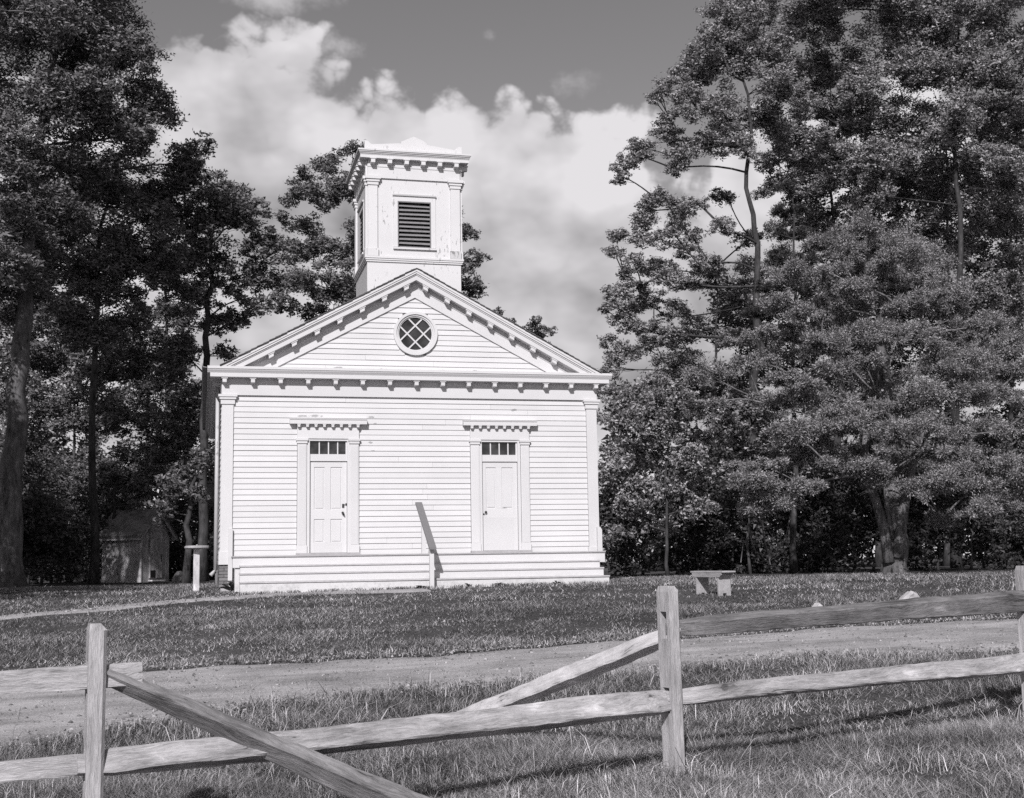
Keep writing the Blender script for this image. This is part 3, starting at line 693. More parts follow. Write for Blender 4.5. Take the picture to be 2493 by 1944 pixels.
rail_obj('rail', (2.46, -20.925, -.400), (6.2, -19.74, -.360), .098, .135, .12, 24, (1, 0), fence, -.28)
rail_obj('rail', (2.50, -20.910, .030), (6.2, -19.74, .112), .092, .150, .11, 25, (1, 0), fence, .25, 'fence_dark')
tag(rail_obj('fallen_rail', (-.85, -21.605, -.080), (.99, -21.42, -.985), .09, .165, (.055, .12), 31, (0, 0), None, .80, 'fence_dark'), 'loose fence rail slanting down across the front of the lower rail', 'fence rail')
tag(rail_obj('fallen_rail', (2.55, -20.93, .012), (1.60, -18.5, -.79), .10, .14, .085, 32, (1, 0), None, .45, 'fence_pale'), 'pale loose fence rail dropped behind the fence, far end on the grass', 'fence rail')

# ------------------------------------------------------------------ small things on the lawn
bx_, by_ = spot(1519, 22.6)
bench = tag(empty('wooden_bench', (bx_, by_, float(gz(bx_, by_)))), 'low plank bench with board legs standing on the lawn', 'bench')
bench.rotation_euler.z = math.radians(-79)
box('seat', 'bench', bench, -.50, .50, -.14, .14, .385, .412)
for x in (-.34, .34):
    MB().prism([(-.125, -.08), (-.05, -.08), (-.035, .03), (.035, .03), (.05, -.08), (.125, -.08), (.125, .3845), (-.125, .3845)], 'x', x-.016, x+.016).build('leg', 'bench', bench)
for y in (-.135, .113): MB().prism([(-.46, .3845), (.46, .3845), (.46, .345), (.41, .305), (-.41, .305), (-.46, .345)], 'y', y, y+.022).build('apron', 'bench', bench)
px_, py_ = spot(419, 28.4)
tp = tag(empty('pedestal_post', (px_, py_, 0.0)), 'round wooden board on a square post beside the church corner', 'post')
box('post', 'fence_z', tp, -.065, .065, -.065, .065, -.3, .885)
n = 28; ringv = [(math.cos(2*math.pi*i/n), math.sin(2*math.pi*i/n)) for i in range(n)]
mb = MB(); v = []
for r, z in ((.22, .8855), (.265, .905), (.265, .935), (.235, .955)): v += [(r*c, r*s, z) for c, s in ringv]
mb.add(v, [(k*n+i, k*n+(i+1) % n, (k+1)*n+(i+1) % n, (k+1)*n+i) for k in range(3) for i in range(n)]+[tuple(range(n)), tuple(3*n+i for i in range(n))]).build('round_top', 'bench', tp)
def rock(name, x, y, sx, sy, sz, seed, mat, label):
    import bmesh
    rng = np.random.RandomState(seed); bm = bmesh.new(); bmesh.ops.create_icosphere(bm, subdivisions=3, radius=1)
    ks = rng.uniform(-1, 1, (9, 3)); ks /= np.linalg.norm(ks, axis=1)[:, None]; cuts = rng.uniform(.42, .8, 9)
    for vt in bm.verts:
        p = np.array(vt.co)
        for k, c in zip(ks, cuts):
            d = p@k
            if d > c: p = p-k*(d-c)*.92
        p += .045*rng.uniform(-1, 1, 3); vt.co = Vector(p*np.array((sx, sy, sz)))
    me = bpy.data.meshes.new(name); bm.to_mesh(me); bm.free(); me.materials.append(M[mat])
    o = link(name, me, None, (x, y, float(gz(x, y))+sz*.35)); o.rotation_euler.z = rng.uniform(0, 6); return tag(o, label, 'rock')
rock('rock', 9.92, -11.15, .23, .17, .20, 4, 'stone', 'larger pale rock beyond the top rail at the road edge')
rock('rock', 8.50, -11.05, .13, .12, .11, 9, 'stone', 'smaller pale rock beyond the top rail at the road edge')
x_, y_ = spot(384, 45); rock('rock', x_, y_, .4, .3, .3, 12, 'dark_stone', 'dull rounded rock in the shade beside the small shed')

# ------------------------------------------------------------------ sheds
sx_, sy_ = -2.5, 19.1
shed = tag(empty('garden_shed', (sx_, sy_, 0)), 'small grey board shed with shingled gable roof in the shade of trees', 'shed')
TH = math.radians(37)
ex = np.array([-math.cos(TH), math.sin(TH)]); ey = np.array([math.sin(TH), math.cos(TH)])       # along the side wall, along the gable wall
shed.matrix_world = Matrix(((ex[0], ey[0], 0, sx_), (ex[1], ey[1], 0, sy_), (0, 0, 1, 0), (0, 0, 0, 1)))
SLn, SWd, SH, SR = 1.75, 1.55, 1.84, 2.62
box('inner_wall', 'dark', shed, .03, SLn-.03, .03, SWd-.03, -.1, SH)
def planks(n, total, place, rr, hfun, name='plank'):
    x = 0.0
    for i in range(n):
        wd = total/n*(1+rr.uniform(-.12, .12)) if i < n-1 else total-x
        place(name, x+.004, x+wd-.004, rr, hfun); x += wd
rr = random.Random(2)
planks(8, SLn, lambda nm, a, b, r, h: box(nm, 'plank', shed, a, b, -r.uniform(.004, .014), .028, -.08-r.random()*.03, SH-.02), rr, None)
planks(8, SLn, lambda nm, a, b, r, h: box(nm, 'plank', shed, a, b, SWd-.028, SWd+r.uniform(.004, .014), -.08, SH-.02), rr, None)
def gplank(nm, a, b, r, xf):
    f = lambda y: SH+(SR-SH)*(1-abs(y-SWd/2)/(SWd/2))-.03
    m_ = SWd/2
    pts = [(a, -.08), (b, -.08), (b, f(b))]+([(m_, f(m_))] if a < m_ < b else [])+[(a, f(a))]
    o = r.uniform(.004, .014); x0, x1 = (-o, .028) if xf else (SLn-.028, SLn+o)
    MB().prism(pts, 'x', x0, x1).build(nm, 'plank', shed)
planks(9, SWd, lambda nm, a, b, r, h: gplank(nm, a, b, r, True), rr, None); planks(9, SWd, lambda nm, a, b, r, h: gplank(nm, a, b, r, False), rr, None)
sd = box('door', 'plank', shed, -.045, -.016, .42, 1.10, .14, 1.80)
for i in range(5): box('plank', 'plank', sd, -.056-.004*(i % 2), -.046, .425+i*.135, .553+i*.135, .145, 1.795)
box('lintel', 'plank', sd, -.075, -.046, .36, 1.16, 1.805, 1.90); box('handle', 'iron', sd, -.085, -.062, 1.02, 1.045, .75, 1.0); box('cat_flap', 'dark', sd, -.066, -.0575, .46, .72, .16, .42); box('door_step', 'plank', sd, -.22, -.02, .38, 1.12, .03, .075)
box('corner_post', 'plank', shed, -.03, .04, -.03, .03, -.1, SH)
sl = (SR-SH)/(SWd/2)
sroof = MB()
for s in (-1, 1): sroof.prism([(SWd/2, SR), (SWd/2+s*(SWd/2+.2), SR-sl*(SWd/2+.2)), (SWd/2+s*(SWd/2+.2), SR-.04-sl*(SWd/2+.2)), (SWd/2, SR-.04)], 'x', -.16, SLn+.14)
sroof = sroof.build('roof', 'shed_shingle', shed)
for s in (-1, 1):
    for i in range(7):
        u1 = (SWd/2+.22)*(i+1)/7; u0 = max(0, u1-.28); x = -.19
        while x < SLn+.15:
            x1 = min(x+rr.uniform(.16, .34), SLn+.17); zt = .045+rr.random()*.012
            MB().prism([(SWd/2+s*u0, SR+.012-sl*u0), (SWd/2+s*u1, SR+zt-sl*u1), (SWd/2+s*u1, SR+zt-.025-sl*u1), (SWd/2+s*u0, SR-.002-sl*u0)], 'x', x+.004, x1-.004).build('shingle', 'shed_shingle', sroof); x = x1
    for x0 in (-.15, SLn+.11):
        q = [(SWd/2, SR-.005), (SWd/2+s*(SWd/2+.19), SR-.005-sl*(SWd/2+.19)), (SWd/2+s*(SWd/2+.19), SR-.15-sl*(SWd/2+.19)), (SWd/2, SR-.15)]
        MB().prism(q, 'x', x0-.012, x0+.02).build('barge_board', 'plank', sroof)
    y0 = SWd/2+s*(SWd/2+.14); box('eave_board', 'plank', sroof, -.13, SLn+.10, y0-.015, y0+.015, SR-.2-sl*(SWd/2+.14), SR-.06-sl*(SWd/2+.14))
ox, oy = -.42, 24.9
osd = tag(empty('open_shed', (ox, oy, 0)), 'open sided wooden shed with shingled upper wall behind the church', 'shed')
for x, y in ((0, 0), (0, 3), (4, 0), (4, 3)): box('post', 'plank', osd, x, x+.14, y, y+.14, -.2, 2.45)
box('upper_wall', 'shed_shingle', osd, -.06, 4.2, -.04, .02, 2.45, 3.9)
for i in range(9):
    x = -.1
    while x < 1.6:
        x1 = x+rr.uniform(.12, .2); z = 2.42+i*.165
        MB().prism([(-.085, z), (-.05, z+.2), (-.041, z+.2), (-.041, z)], 'x', x+.003, x1-.003).build('shingle', 'shed_shingle', osd); x = x1
MB().prism([(.14, 2.0), (.14, 2.12), (.62, 2.45), (.75, 2.45)], 'y', .03, .10).build('brace', 'plank', osd)
box('back_boards', 'plank', osd, .3, 4.1, 3.0, 3.05, 0, 2.45); box('roof', 'shed_shingle', osd, -.2, 4.4, -.15, 3.3, 3.9, 3.98)

# ------------------------------------------------------------------ leaves, trees, shrubs
def unit(v): return v/(np.linalg.norm(v, axis=-1, keepdims=True)+1e-9)
def leaf_mesh(name, P, U, length, width, rng, mat, Q=None):
    n = len(P); L = (length*rng.uniform(.6, 1.4, n))[:, None]; Wd = (width*rng.uniform(.6, 1.4, n))[:, None]
    N = unit(rng.normal(size=(n, 3))*(.55 if Q is not None else 1)+(Q*.8 if Q is not None else 0)+np.array((0, -.1, .35))); S = unit(np.cross(U, N))
    V = np.stack([P-U*L*.5-S*Wd*.5, P-U*L*.35+S*Wd*.5, P+U*L*.5], 1).reshape(-1, 3)
    me = np_mesh(name, V, np.arange(3*n).reshape(n, 3)); me.materials.append(M[mat]); return me
def cloud_leaves(rng, lobes, style):
    """clumps of leaves inside each lobe: most of them toward its skin, with gaps between the clumps"""
    P, U, Q, tips = [], [], [], []
    for (c, r) in lobes:
        m = max(5, int(style['clumps']*rng.uniform(.8, 1.2)))
        d = unit(rng.normal(size=(m, 3))); d[:, 2] = d[:, 2]*style['flat']+(.08 if style['spread'] == 'cedar' else 0)
        q = c+d*r*(rng.uniform(.25, 1, (m, 1))**.55)
        n = max(4, int(style['dens']*(.3 if style['spread'] == 'cedar' and r > .625 else 1)*r*r/m))
        for cc in q:
            k = max(2, int(n*rng.uniform(.5, 1.5)))
            o = rng.normal(size=(k, 3))*np.array((1, 1, style['cflat']))*r*style['sig']
            P.append(cc+o); Q.append(o/(r*style['sig']))
            if style['spread'] == 'cedar': U.append(unit(o+np.array((0, 0, .25*r*style['sig']))+rng.normal(size=(k, 3))*r*style['sig']*.35))
            else: u = rng.normal(size=(k, 3)); u[:, 2] = u[:, 2]*.45-.3; U.append(unit(u))
        tips.append(q)
    return np.concatenate(P), np.concatenate(U), np.concatenate(Q), tips
STYLE = dict(locust=dict(clumps=17, flat=.75, cflat=.6, sig=.185, dens=2000, spread='any', L=.135, W=.062),
             fine=dict(clumps=16, flat=.75, cflat=.6, sig=.185, dens=1600, spread='any', L=.155, W=.072),
             cedar=dict(clumps=13, flat=.45, cflat=.75, sig=.165, dens=12500, spread='cedar', L=.066, W=.027),
             feather=dict(clumps=17, flat=.7, cflat=.55, sig=.185, dens=2500, spread='any', L=.125, W=.054),
             bush=dict(clumps=17, flat=.9, cflat=.7, sig=.19, dens=2100, spread='any', L=.105, W=.068),
             under=dict(clumps=12, flat=.9, cflat=.8, sig=.24, dens=850, spread='any', L=.15, W=.085),
             back=dict(clumps=13, flat=.8, cflat=.7, sig=.24, dens=620, spread='any', L=.26, W=.12))
def bez(a, b, c, n=7): return [a*(1-t)**2+2*b*t*(1-t)+c*t*t for t in np.linspace(0, 1, n)]
def tree(name, label, base, trunk, lobes, style, leafmat, seed, group=None, cat='tree', barkmat='bark', r0=.25, limbs=True, fill=2, dens=1.0, low=.25):
    rng = np.random.RandomState(seed); B = np.array((base[0], base[1], float(gz(*base))))
    root = tag(empty(name, tuple(B)), label, cat, group)
    tp_ = [np.array(p, float)-B for p in trunk]
    path = []
    for i in range(len(tp_)-1):
        for t in np.linspace(0, 1, 5)[:-1]: path.append(tp_[i]*(1-t)+tp_[i+1]*t+rng.normal(size=3)*np.array((.05, .05, 0))*(1 if (i or t) else 0))
    path.append(tp_[-1]); n_ = len(path); H = path[-1][2]
    rad = [max(.02, r0*(1-.82*(k/(n_-1))**.9)*(1.35 if k == 0 else 1)) for k in range(n_)]
    MB().tube(path, rad, 9).build('trunk', barkmat, root, True)
    core = [(np.asarray(c)-B, r) for c, r in lobes]; lob = list(core); st_ = dict(STYLE[style]); st_['dens'] *= dens
    for c, r in core:                                                   # smaller boughs round each main one
        for k in range(fill): lob.append((c+unit(rng.normal(size=3))*np.array((1, 1.7, .7))*r*.95, r*rng.uniform(.5, .85)))
    P, U, Q, tips = cloud_leaves(rng, lob, st_)
    link('crown', leaf_mesh('crown', P, U, st_['L'], st_['W'], rng, leafmat, Q), root)
    if limbs:
        # every bough grows from the nearest wood below it
        pa = np.array(path); nodes = [p for p in pa[max(1, int(n_*low)):]]; par = [-1]*len(nodes); nt = len(nodes); far = [0.0]*nt
        order = sorted(range(len(lob)), key=lambda i: min(np.linalg.norm(lob[i][0]-p) for p in pa))
        own = {}
        for i in order:
            c = lob[i][0]; nd = np.array(nodes); d = np.linalg.norm(nd-c, axis=1)+np.maximum(0, nd[:, 2]-c[2]+.1)*1.6+np.array(far)*.35
            j = int(np.argmin(d)); own[len(nodes)] = i; par.append(j); far.append(far[j]+float(np.linalg.norm(nodes[j]-c))); nodes.append(c)
        cnt = [1]*len(nodes)
        for k in range(len(nodes)-1, nt-1, -1): cnt[par[k]] += cnt[k] if par[k] >= nt else 0
        for k in range(nt, len(nodes)):
            a, c = nodes[par[k]], nodes[k]; ln = np.linalg.norm(c-a); i = own[k]; r = lob[i][1]
            ra = min(.012+.011*math.sqrt(cnt[k]), .45*r0); mid = (a+c)/2+np.array((0, 0, .06*ln))+rng.normal(size=3)*.07*ln
            mb = MB(); pp = bez(a, mid, c, 6); mb.tube(pp, list(np.linspace(ra, max(.008, ra*.65), 6)), 5, False)
            for t_ in tips[i][:: 2]:
                s_ = pp[rng.randint(3, 6)]; m2 = (s_+t_)/2+rng.normal(size=3)*.08*r; mb.tube(bez(s_, m2, t_, 4), [.010, .008, .006, .003], 3, False)
            mb.build('limb', barkmat, root, True)
    return root
def lobes_px(L, d, seed, spread=1.0):
    rng = np.random.RandomState(seed); o = []
    for (x, y, r) in L:
        rm = r*1.1415/FPX*d; dd = d+rng.uniform(-1, 1)*spread*rm*1.4; o.append((at(x, y, dd), rm))
    return o
def trunk_px(pts, d): return [at(x, y, d) for x, y in pts]
def plant(name, label, bx, d, tpts, L, style, leafmat, seed, **kw):
    X, Y = spot(bx, d); t0 = np.array((X, Y, float(gz(X, Y))-.1))
    return tree(name, label, (X, Y), [t0]+trunk_px(tpts, d), lobes_px(L, d, seed, kw.pop('spread', 1.0)), style, leafmat, seed, **kw)
plant('locust_tree', 'tallest dark tree at the far left with a thick pale trunk', 22, 38, [(25,1000),(40,780),(55,600),(75,380),(110,120),(130,-120)],
      [(40,60,105),(150,40,100),(235,50,80),(262,105,62),(285,165,60),(318,215,52),(250,220,80),(150,160,100),(40,170,95),(100,280,100),(215,300,80),(300,285,50),(30,330,85),(0,470,75),(-50,250,100),(200,-70,110),(80,-90,110),(-60,20,110),(345,232,28),(60,600,58),(15,640,55),(90,520,50),(120,420,60),(-30,560,70)],
      'locust', 'leaf_dark', 41, r0=.40, barkmat='pale_bark')
plant('locust_tree', 'dark tree with open spreading limbs between the tall left tree and the church', 200, 43, [(196,1000),(205,700),(215,480),(260,330)],
      [(200,420,78),(285,390,72),(370,350,58),(415,335,42),(310,480,74),(235,540,62),(140,470,70),(115,590,66),(255,630,58),(340,580,60),(180,340,70),(350,420,60),(420,400,48),(170,660,50),(60,420,70),(110,690,60),(210,720,50),(300,680,50),(270,560,60),(190,590,50)],
      'fine', 'leaf_dark', 42, r0=.16)
plant('locust_tree', 'slender dark tree standing close to the left eave of the church', 432, 46, [(436,1000),(438,800),(446,640),(452,520),(470,420)],
      [(455,395,40),(495,425,42),(540,455,38),(475,490,58),(550,530,44),(572,590,36),(420,540,56),(505,590,50),(545,650,34),(515,690,28),(400,640,50),(470,670,38),(365,560,48),(562,495,34),(445,440,48),(590,640,22),(385,480,46),(480,745,26),(400,760,40)],
      'fine', 'leaf_dark', 43, r0=.20)
plant('young_tree', 'leafy dark tree filling the gap above the small shed', 150, 50, [(152,1050),(160,900),(180,760)],
      [(100,760,58),(200,780,56),(290,735,52),(360,800,48),(150,870,62),(262,880,62),(350,895,56),(415,850,34),(60,880,58),(205,985,66),(320,990,64),(402,960,42),(90,1000,66),(20,960,60),(30,760,50),(270,800,40),(340,690,44),(390,740,40),(140,700,46),(60,680,46),(400,900,40),(230,700,36)],
      'fine', 'leaf_dark', 44, r0=.10)
plant('young_tree', 'thin leaning tree beside the small shed near the church corner', 398, 40, [(402,1120),(412,1040),(420,960)],
      [(400,1010,34),(432,975,30),(372,1035,30),(420,1050,24),(350,1090,26)], 'fine', 'leaf_dark', 45, r0=.13)
plant('shade_tree', 'drooping dark branch tree over the roof of the small shed', 236, 47, [(238,1120),(246,1040),(262,980)],
      [(262,1030,38),(290,1072,24),(297,1102,15),(220,1010,40),(170,1040,40),(310,1030,34)], 'fine', 'leaf_dark', 46, r0=.10)
plant('locust_tree', 'rounded tree rising behind the bell tower', 830, 55, [(828,1000),(825,800),(815,600),(800,420)],
      [(752,328,30),(692,352,36),(645,388,36),(622,420,28),(700,420,46),(642,470,40),(742,410,42),(622,535,38),(682,530,48),(742,510,48),(640,605,42),(702,620,48),(612,655,24),(742,630,44),(800,400,50),(880,420,50),(950,480,48),(1000,500,24),(1003,555,30),(1008,608,26),(900,560,76),(820,560,70),(665,672,34),(960,580,46)],
      'fine', 'leaf_dark', 47, r0=.28)
plant('young_tree', 'small tree top showing above the right slope of the church roof', 1150, 60, [(1150,1000),(1145,800),(1140,720)],
      [(1135,693,18),(1156,706,18),(1120,714,20),(1082,690,14),(1150,732,22),(1060,668,12),(1100,720,18)], 'fine', 'leaf_dark', 48, r0=.14)
plant('locust_tree', 'tall forked tree beside the church on the right, reaching left over the sky', 1620, 46, [(1612,1000),(1603,860),(1620,740),(1608,640),(1617,520),(1594,400),(1603,270),(1582,140)],
      [(1565,70,52),(1505,105,46),(1472,152,42),(1432,182,36),(1400,208,20),(1545,150,56),(1605,115,56),(1482,228,48),(1560,235,56),(1422,280,36),(1372,318,32),(1342,342,26),(1330,378,17),(1440,338,34),(1500,310,40),(1570,310,44),(1660,255,56),(1650,175,56),(1590,20,50),(1530,30,40),
       (1400,425,32),(1455,445,34),(1372,470,32),(1332,502,28),(1312,540,22),(1405,512,34),(1465,520,32),(1535,480,30),(1352,566,32),(1332,618,28),(1300,650,18),(1385,630,34),(1440,600,34),(1322,688,28),(1292,728,18),(1372,700,30),(1335,755,26),(1310,770,18),(1505,560,30),(1420,720,30)],
      'feather', 'leaf_mid', 49, r0=.22, dens=1.15)
plant('locust_tree', 'big full tree filling the upper right corner of the view', 2040, 50, [(2046,1000),(2030,760),(2052,540),(2034,340),(2052,170),(2035,-50)],
      [(1720,40,66),(1800,20,66),(1880,60,72),(1960,20,72),(2040,70,72),(2120,30,70),(2190,90,70),(1700,130,60),(1780,120,66),(1860,160,66),(1950,130,70),(2050,170,66),(2140,150,66),(1740,220,58),(1830,250,62),(1930,240,64),(2030,270,60),(2120,250,60),(2200,230,66),(1700,310,46),(1790,340,50),(1900,340,56),(2000,360,52),(2100,350,56),(2190,370,60),(1640,60,56),(1960,-60,90),(1780,-60,90),(2150,-60,90),(1880,420,46),(2060,430,50)],
      'locust', 'leaf_mid', 50, r0=.20, dens=1.25)
plant('locust_tree', 'leafy tree behind the cedar, between the forked tree and the big corner tree', 1780, 54, [(1782,1000),(1792,820),(1770,660),(1784,500),(1762,340)],
      [(1690,390,34),(1760,400,40),(1830,440,46),(1720,460,34),(1790,500,50),(1880,500,50),(1960,480,54),(2050,510,54),(2140,480,56),(2190,560,56),(2090,600,54),(1990,560,50),(2150,650,54),(2040,420,50),(1950,400,50),(1860,380,46),(2180,440,50),(1720,340,36),(1655,335,36),(1685,280,42),(1745,295,44),(1640,400,24),(1700,560,30),(1660,480,22)],
      'locust', 'leaf_mid', 51, r0=.22)
plant('locust_tree', 'leafy tree close behind the forked tree, low over the church eave', 1520, 52, [(1520,1000),(1522,800),(1530,620)],
      [(1480,700,40),(1540,650,44),(1565,725,44),(1480,775,38),(1420,775,34),(1600,585,38),(1580,510,30),(1645,630,44),(1665,550,38),(1440,660,34),(1395,570,34),(1500,600,36),(1455,480,32),(1540,420,26),(1365,740,30),(1350,660,30),(1620,720,44),(1310,790,24)],
      'feather', 'leaf_mid', 55, r0=.13)
ced = []
rngc = np.random.RandomState(5)
# boughs: ragged shelves (x from, x to, height in the print, forward offset), each a row of tufts that sags to its tip
for y, a, b, dv in ((490,1775,1880,0),(530,1715,1945,.3),(585,1690,1850,-.6),(600,1850,2060,.2),(650,1640,1800,.2),(660,1820,2130,-.6),(712,1545,1720,.3),(722,1740,1960,-1.2),(715,1980,2210,-.6),(775,1500,1660,-.2),(790,1680,1900,-1.8),(782,1930,2220,-1.4),(845,1470,1600,-.2),(850,1600,1760,-1.4),(862,1780,2010,-2.4),(850,2030,2230,-1.8),(915,1640,1850,-2.6),(925,1860,2060,-3.0),(912,2080,2240,-2.2),(980,1570,1790,-3.0),(985,1810,1905,-2.4),(978,1950,2200,-2.8),(1035,1580,1760,-3.2),(1030,1840,1880,-1.6),(1045,1960,2170,-2.6),(1088,1590,1700,-3.2),(1098,2000,2100,-2.4)):
    x = a+12; cx_ = 1905; ph = rngc.uniform(0, 6.28); tl = rngc.uniform(-.02, .20)*(1 if (a+b)/2 > cx_ else -1)
    while x < b:
        sag = tl*(x-(a+b)/2)+9*math.sin(x*.035+ph)
        ced.append((at(x+rngc.uniform(-10, 10), y+sag+rngc.uniform(-14, 14), 35.6+dv+rngc.uniform(-.9, .9)), rngc.choice((.30, .40, .50, .62)))); x += rngc.uniform(30, 48)
for k in range(16):                                                     # stray tufts between the shelves
    y = rngc.uniform(540, 1040); hw = 60+(y-480)*.62
    ced.append((at(1890+rngc.uniform(-1, 1)*hw, y, 35.0-(y-480)*.004+rngc.uniform(-.8, .8)), rngc.uniform(.26, .42)))
for k in range(80):                                                     # the inner body of the crown, deep behind the shelves
    y = rngc.uniform(520, 1000); hw = 60+(y-480)*.55
    ced.append((at(1880+rngc.uniform(-1, 1)*hw, y, 37.6+rngc.uniform(0, 2.4)), rngc.uniform(.63, .82)))
X, Y = spot(1908, 35.6); g0 = np.array((X, Y, -.1))
cedar = tree('cedar_tree', 'broad old cedar with layered feathery foliage and fluted trunk on the right of the lawn', (X, Y), [g0, at(1908,1130,35.6), at(1905,1050,35.6), at(1898,900,35.6), at(1880,720,35.6), at(1850,540,35.6)], ced, 'cedar', 'leaf_cedar', 52, barkmat='pale_bark', r0=.36, fill=0, low=.45)
mb = MB()
for pts, ra in (([(1896,1200),(1886,1130),(1870,1075),(1854,1030),(1845,960),(1850,880)], .14), ([(1914,1190),(1924,1110),(1932,1060),(1945,1000),(1965,920)], .15), ([(1902,1150),(1892,1080),(1888,1020),(1880,940)], .08)):
    mb.tube([at(x, y, 35.35)-np.array(cedar.location) for x, y in pts], list(np.linspace(ra*1.15, ra*.6, len(pts))), 8)
mb.build('side_stem', 'pale_bark', cedar, True)
cd2 = []
for y, a, b in ((405,1675,1705),(450,1665,1725),(500,1655,1740),(555,1650,1750),(610,1640,1770),(665,1600,1700),(720,1570,1680)):
    x = a
    while x <= b: cd2.append((at(x+rngc.uniform(-8, 8), y, 40+rngc.uniform(-.8, .8)), rngc.uniform(.36, .5))); x += 36
X, Y = spot(1692, 40)
tree('cedar_tree', 'narrow dark cedar spire rising behind the broad cedar', (X, Y), [(X, Y, -.1), at(1697, 1000, 40), at(1686, 800, 40), at(1694, 600, 40), at(1690, 420, 40)], cd2, 'cedar', 'leaf_under', 53, r0=.11, fill=0)
plant('dogwood_tree', 'round leafy tree with bright glossy leaves against the right side of the church', 1425, 38, [(1425,1100),(1422,960),(1418,860)],
      [(1400,830,40),(1350,850,38),(1455,850,38),(1310,890,36),(1380,890,44),(1440,910,44),(1500,880,34),(1330,950,44),(1400,970,48),(1470,960,40),(1525,930,28),(1310,1010,40),(1370,1040,42),(1440,1030,40),(1330,1085,32),(1500,1010,28),(1545,890,22),(1290,840,22),(1350,1120,34),(1430,1100,38),(1490,1080,34),(1300,1140,30)],
      'bush', 'leaf_bush', 54, r0=.06)
def grid_lobes(x0, x1, y0, y1, step, r, seed, gap=0.0):
    rg = np.random.RandomState(seed); o = []; y = y0
    while y < y1:
        x = x0+rg.uniform(0, step)
        while x < x1:
            if rg.rand() > gap: o.append((x+rg.uniform(-.3, .3)*step, y+rg.uniform(-.3, .3)*step, r*rg.uniform(.75, 1.2)))
            x += step
        y += step*.85
    return o
for x0, x1, y0, y1, d, gp, sd_, lab in ((1660,1800,330,1080,60,0,71,'dense dark tree in the wood directly behind the narrow cedar spire'),(1790,1960,270,1080,62,0,72,'dense dark tree in the wood behind the top of the broad cedar'),(1950,2090,250,1080,61,0,73,'dense dark tree in the wood behind the right side of the broad cedar'),(2080,2230,230,1080,63,0,74,'dense dark tree of the wood at the right edge of the view'),
                              (-60,120,330,1080,60,.05,75,'dense dark tree of the wood at the left edge of the view'),(110,290,380,1080,62,.10,76,'dense dark tree of the wood behind the roof of the small shed'),(280,430,430,1080,61,.18,77,'dense dark tree of the wood between the small shed and the church'),(1310,1500,830,1080,58,0,78,'dark tree of the wood behind the glossy leaved tree'),(1490,1670,640,1080,59,.1,79,'dark tree of the wood below the forked tree')):
    xm = (x0+x1)/2
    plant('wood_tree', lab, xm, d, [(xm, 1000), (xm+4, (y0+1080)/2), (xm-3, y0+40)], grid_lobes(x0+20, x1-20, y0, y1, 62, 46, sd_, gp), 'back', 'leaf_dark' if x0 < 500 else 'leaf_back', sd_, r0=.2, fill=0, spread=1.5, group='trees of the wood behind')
# thicket: shrubs of the wood's edge, left behind the small shed and right under the trees
def shrub(label, group, x, d, h, wd, seed, mat='leaf_under'):
    X, Y = spot(x, d); g = float(gz(X, Y)); rng = np.random.RandomState(seed); lob = []
    for k in range(7): lob.append((np.array((X+rng.uniform(-wd, wd), Y+rng.uniform(-.8, .8), g+h*rng.uniform(.12, .95))), rng.uniform(.5, .8)))
    tree('shrub', label, (X, Y), [(X, Y, g-.1), (X+.1, Y, g+h*.4), (X, Y+.1, g+h*.8)], lob, 'under', mat, seed, group, 'shrub', r0=.05, fill=1, limbs=False)
for i, (x, d, h) in enumerate(((-10,40,3.4),(40,41,2.6),(90,42,3.2),(-30,42,5.0),(60,45,3.4),(120,46,2.8),(190,53,3.4),(110,48,4.2),(20,48,4.4),(330,54,3.4),(395,52,3.2),(250,56,4.2),(420,50,2.2),(180,52,4.6))):
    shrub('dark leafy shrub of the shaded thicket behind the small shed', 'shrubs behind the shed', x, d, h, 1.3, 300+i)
for i, (x, d, h) in enumerate(((1310,41,2.6),(1370,42,3.0),(1440,41.5,2.4),(1500,43,3.0),(1560,42,2.6),(1620,43,3.2),(1680,42.5,3.0),(1740,43.5,3.4),(1800,43,3.0),(1860,44,3.6),(1930,43,3.2),(2000,43,3.4),(2070,42.5,3.0),(2140,43,3.6),(2190,42,3.0),(1580,46,4.6),(1700,47,5.2),(1820,47,5.4),(1960,47,5.6),(2100,47,5.6),(1480,46,4.4))):
    shrub('dark leafy shrub of the thicket along the lawn edge beyond the bench', 'shrubs along the lawn edge', x, d, h, 1.4, 340+i)
plant('young_tree', 'slim young tree in front of the thicket between the glossy tree and the broad cedar', 1600, 40.5, [(1603,1080),(1596,980),(1604,880)],
      [(1600,880,30),(1570,930,28),(1640,900,28),(1610,960,34),(1575,1000,26),(1650,980,26),(1690,930,26),(1560,860,22),(1700,1000,24),(1735,960,22)], 'fine', 'leaf_mid', 57, r0=.05)
# the wood goes on behind
rng = np.random.RandomState(77)
N = 60000; Pw = np.zeros((N, 3)); xs = np.concatenate([rng.uniform(-500, 520, N//2), rng.uniform(1290, 2700, N-N//2)]); dd = rng.uniform(64, 84, N)
for i in range(N):
    p = at(xs[i], 1200, dd[i]); Pw[i, :2] = p[:2]
top = 6.5+1.6*np.sin(xs*.021)+1.0*np.sin(xs*.057+1)
Pw[:, 2] = top*rng.uniform(0, 1, N)**.8
u = rng.normal(size=(N, 3)); u[:, 2] *= .5
wm = leaf_mesh('woods', Pw, unit(u), .42, .22, rng, 'leaf_under'); wo = kind(link('woods', wm), 'stuff'); wo['label'] = 'dark woods closing the view behind the trees'; wo['category'] = 'woods'
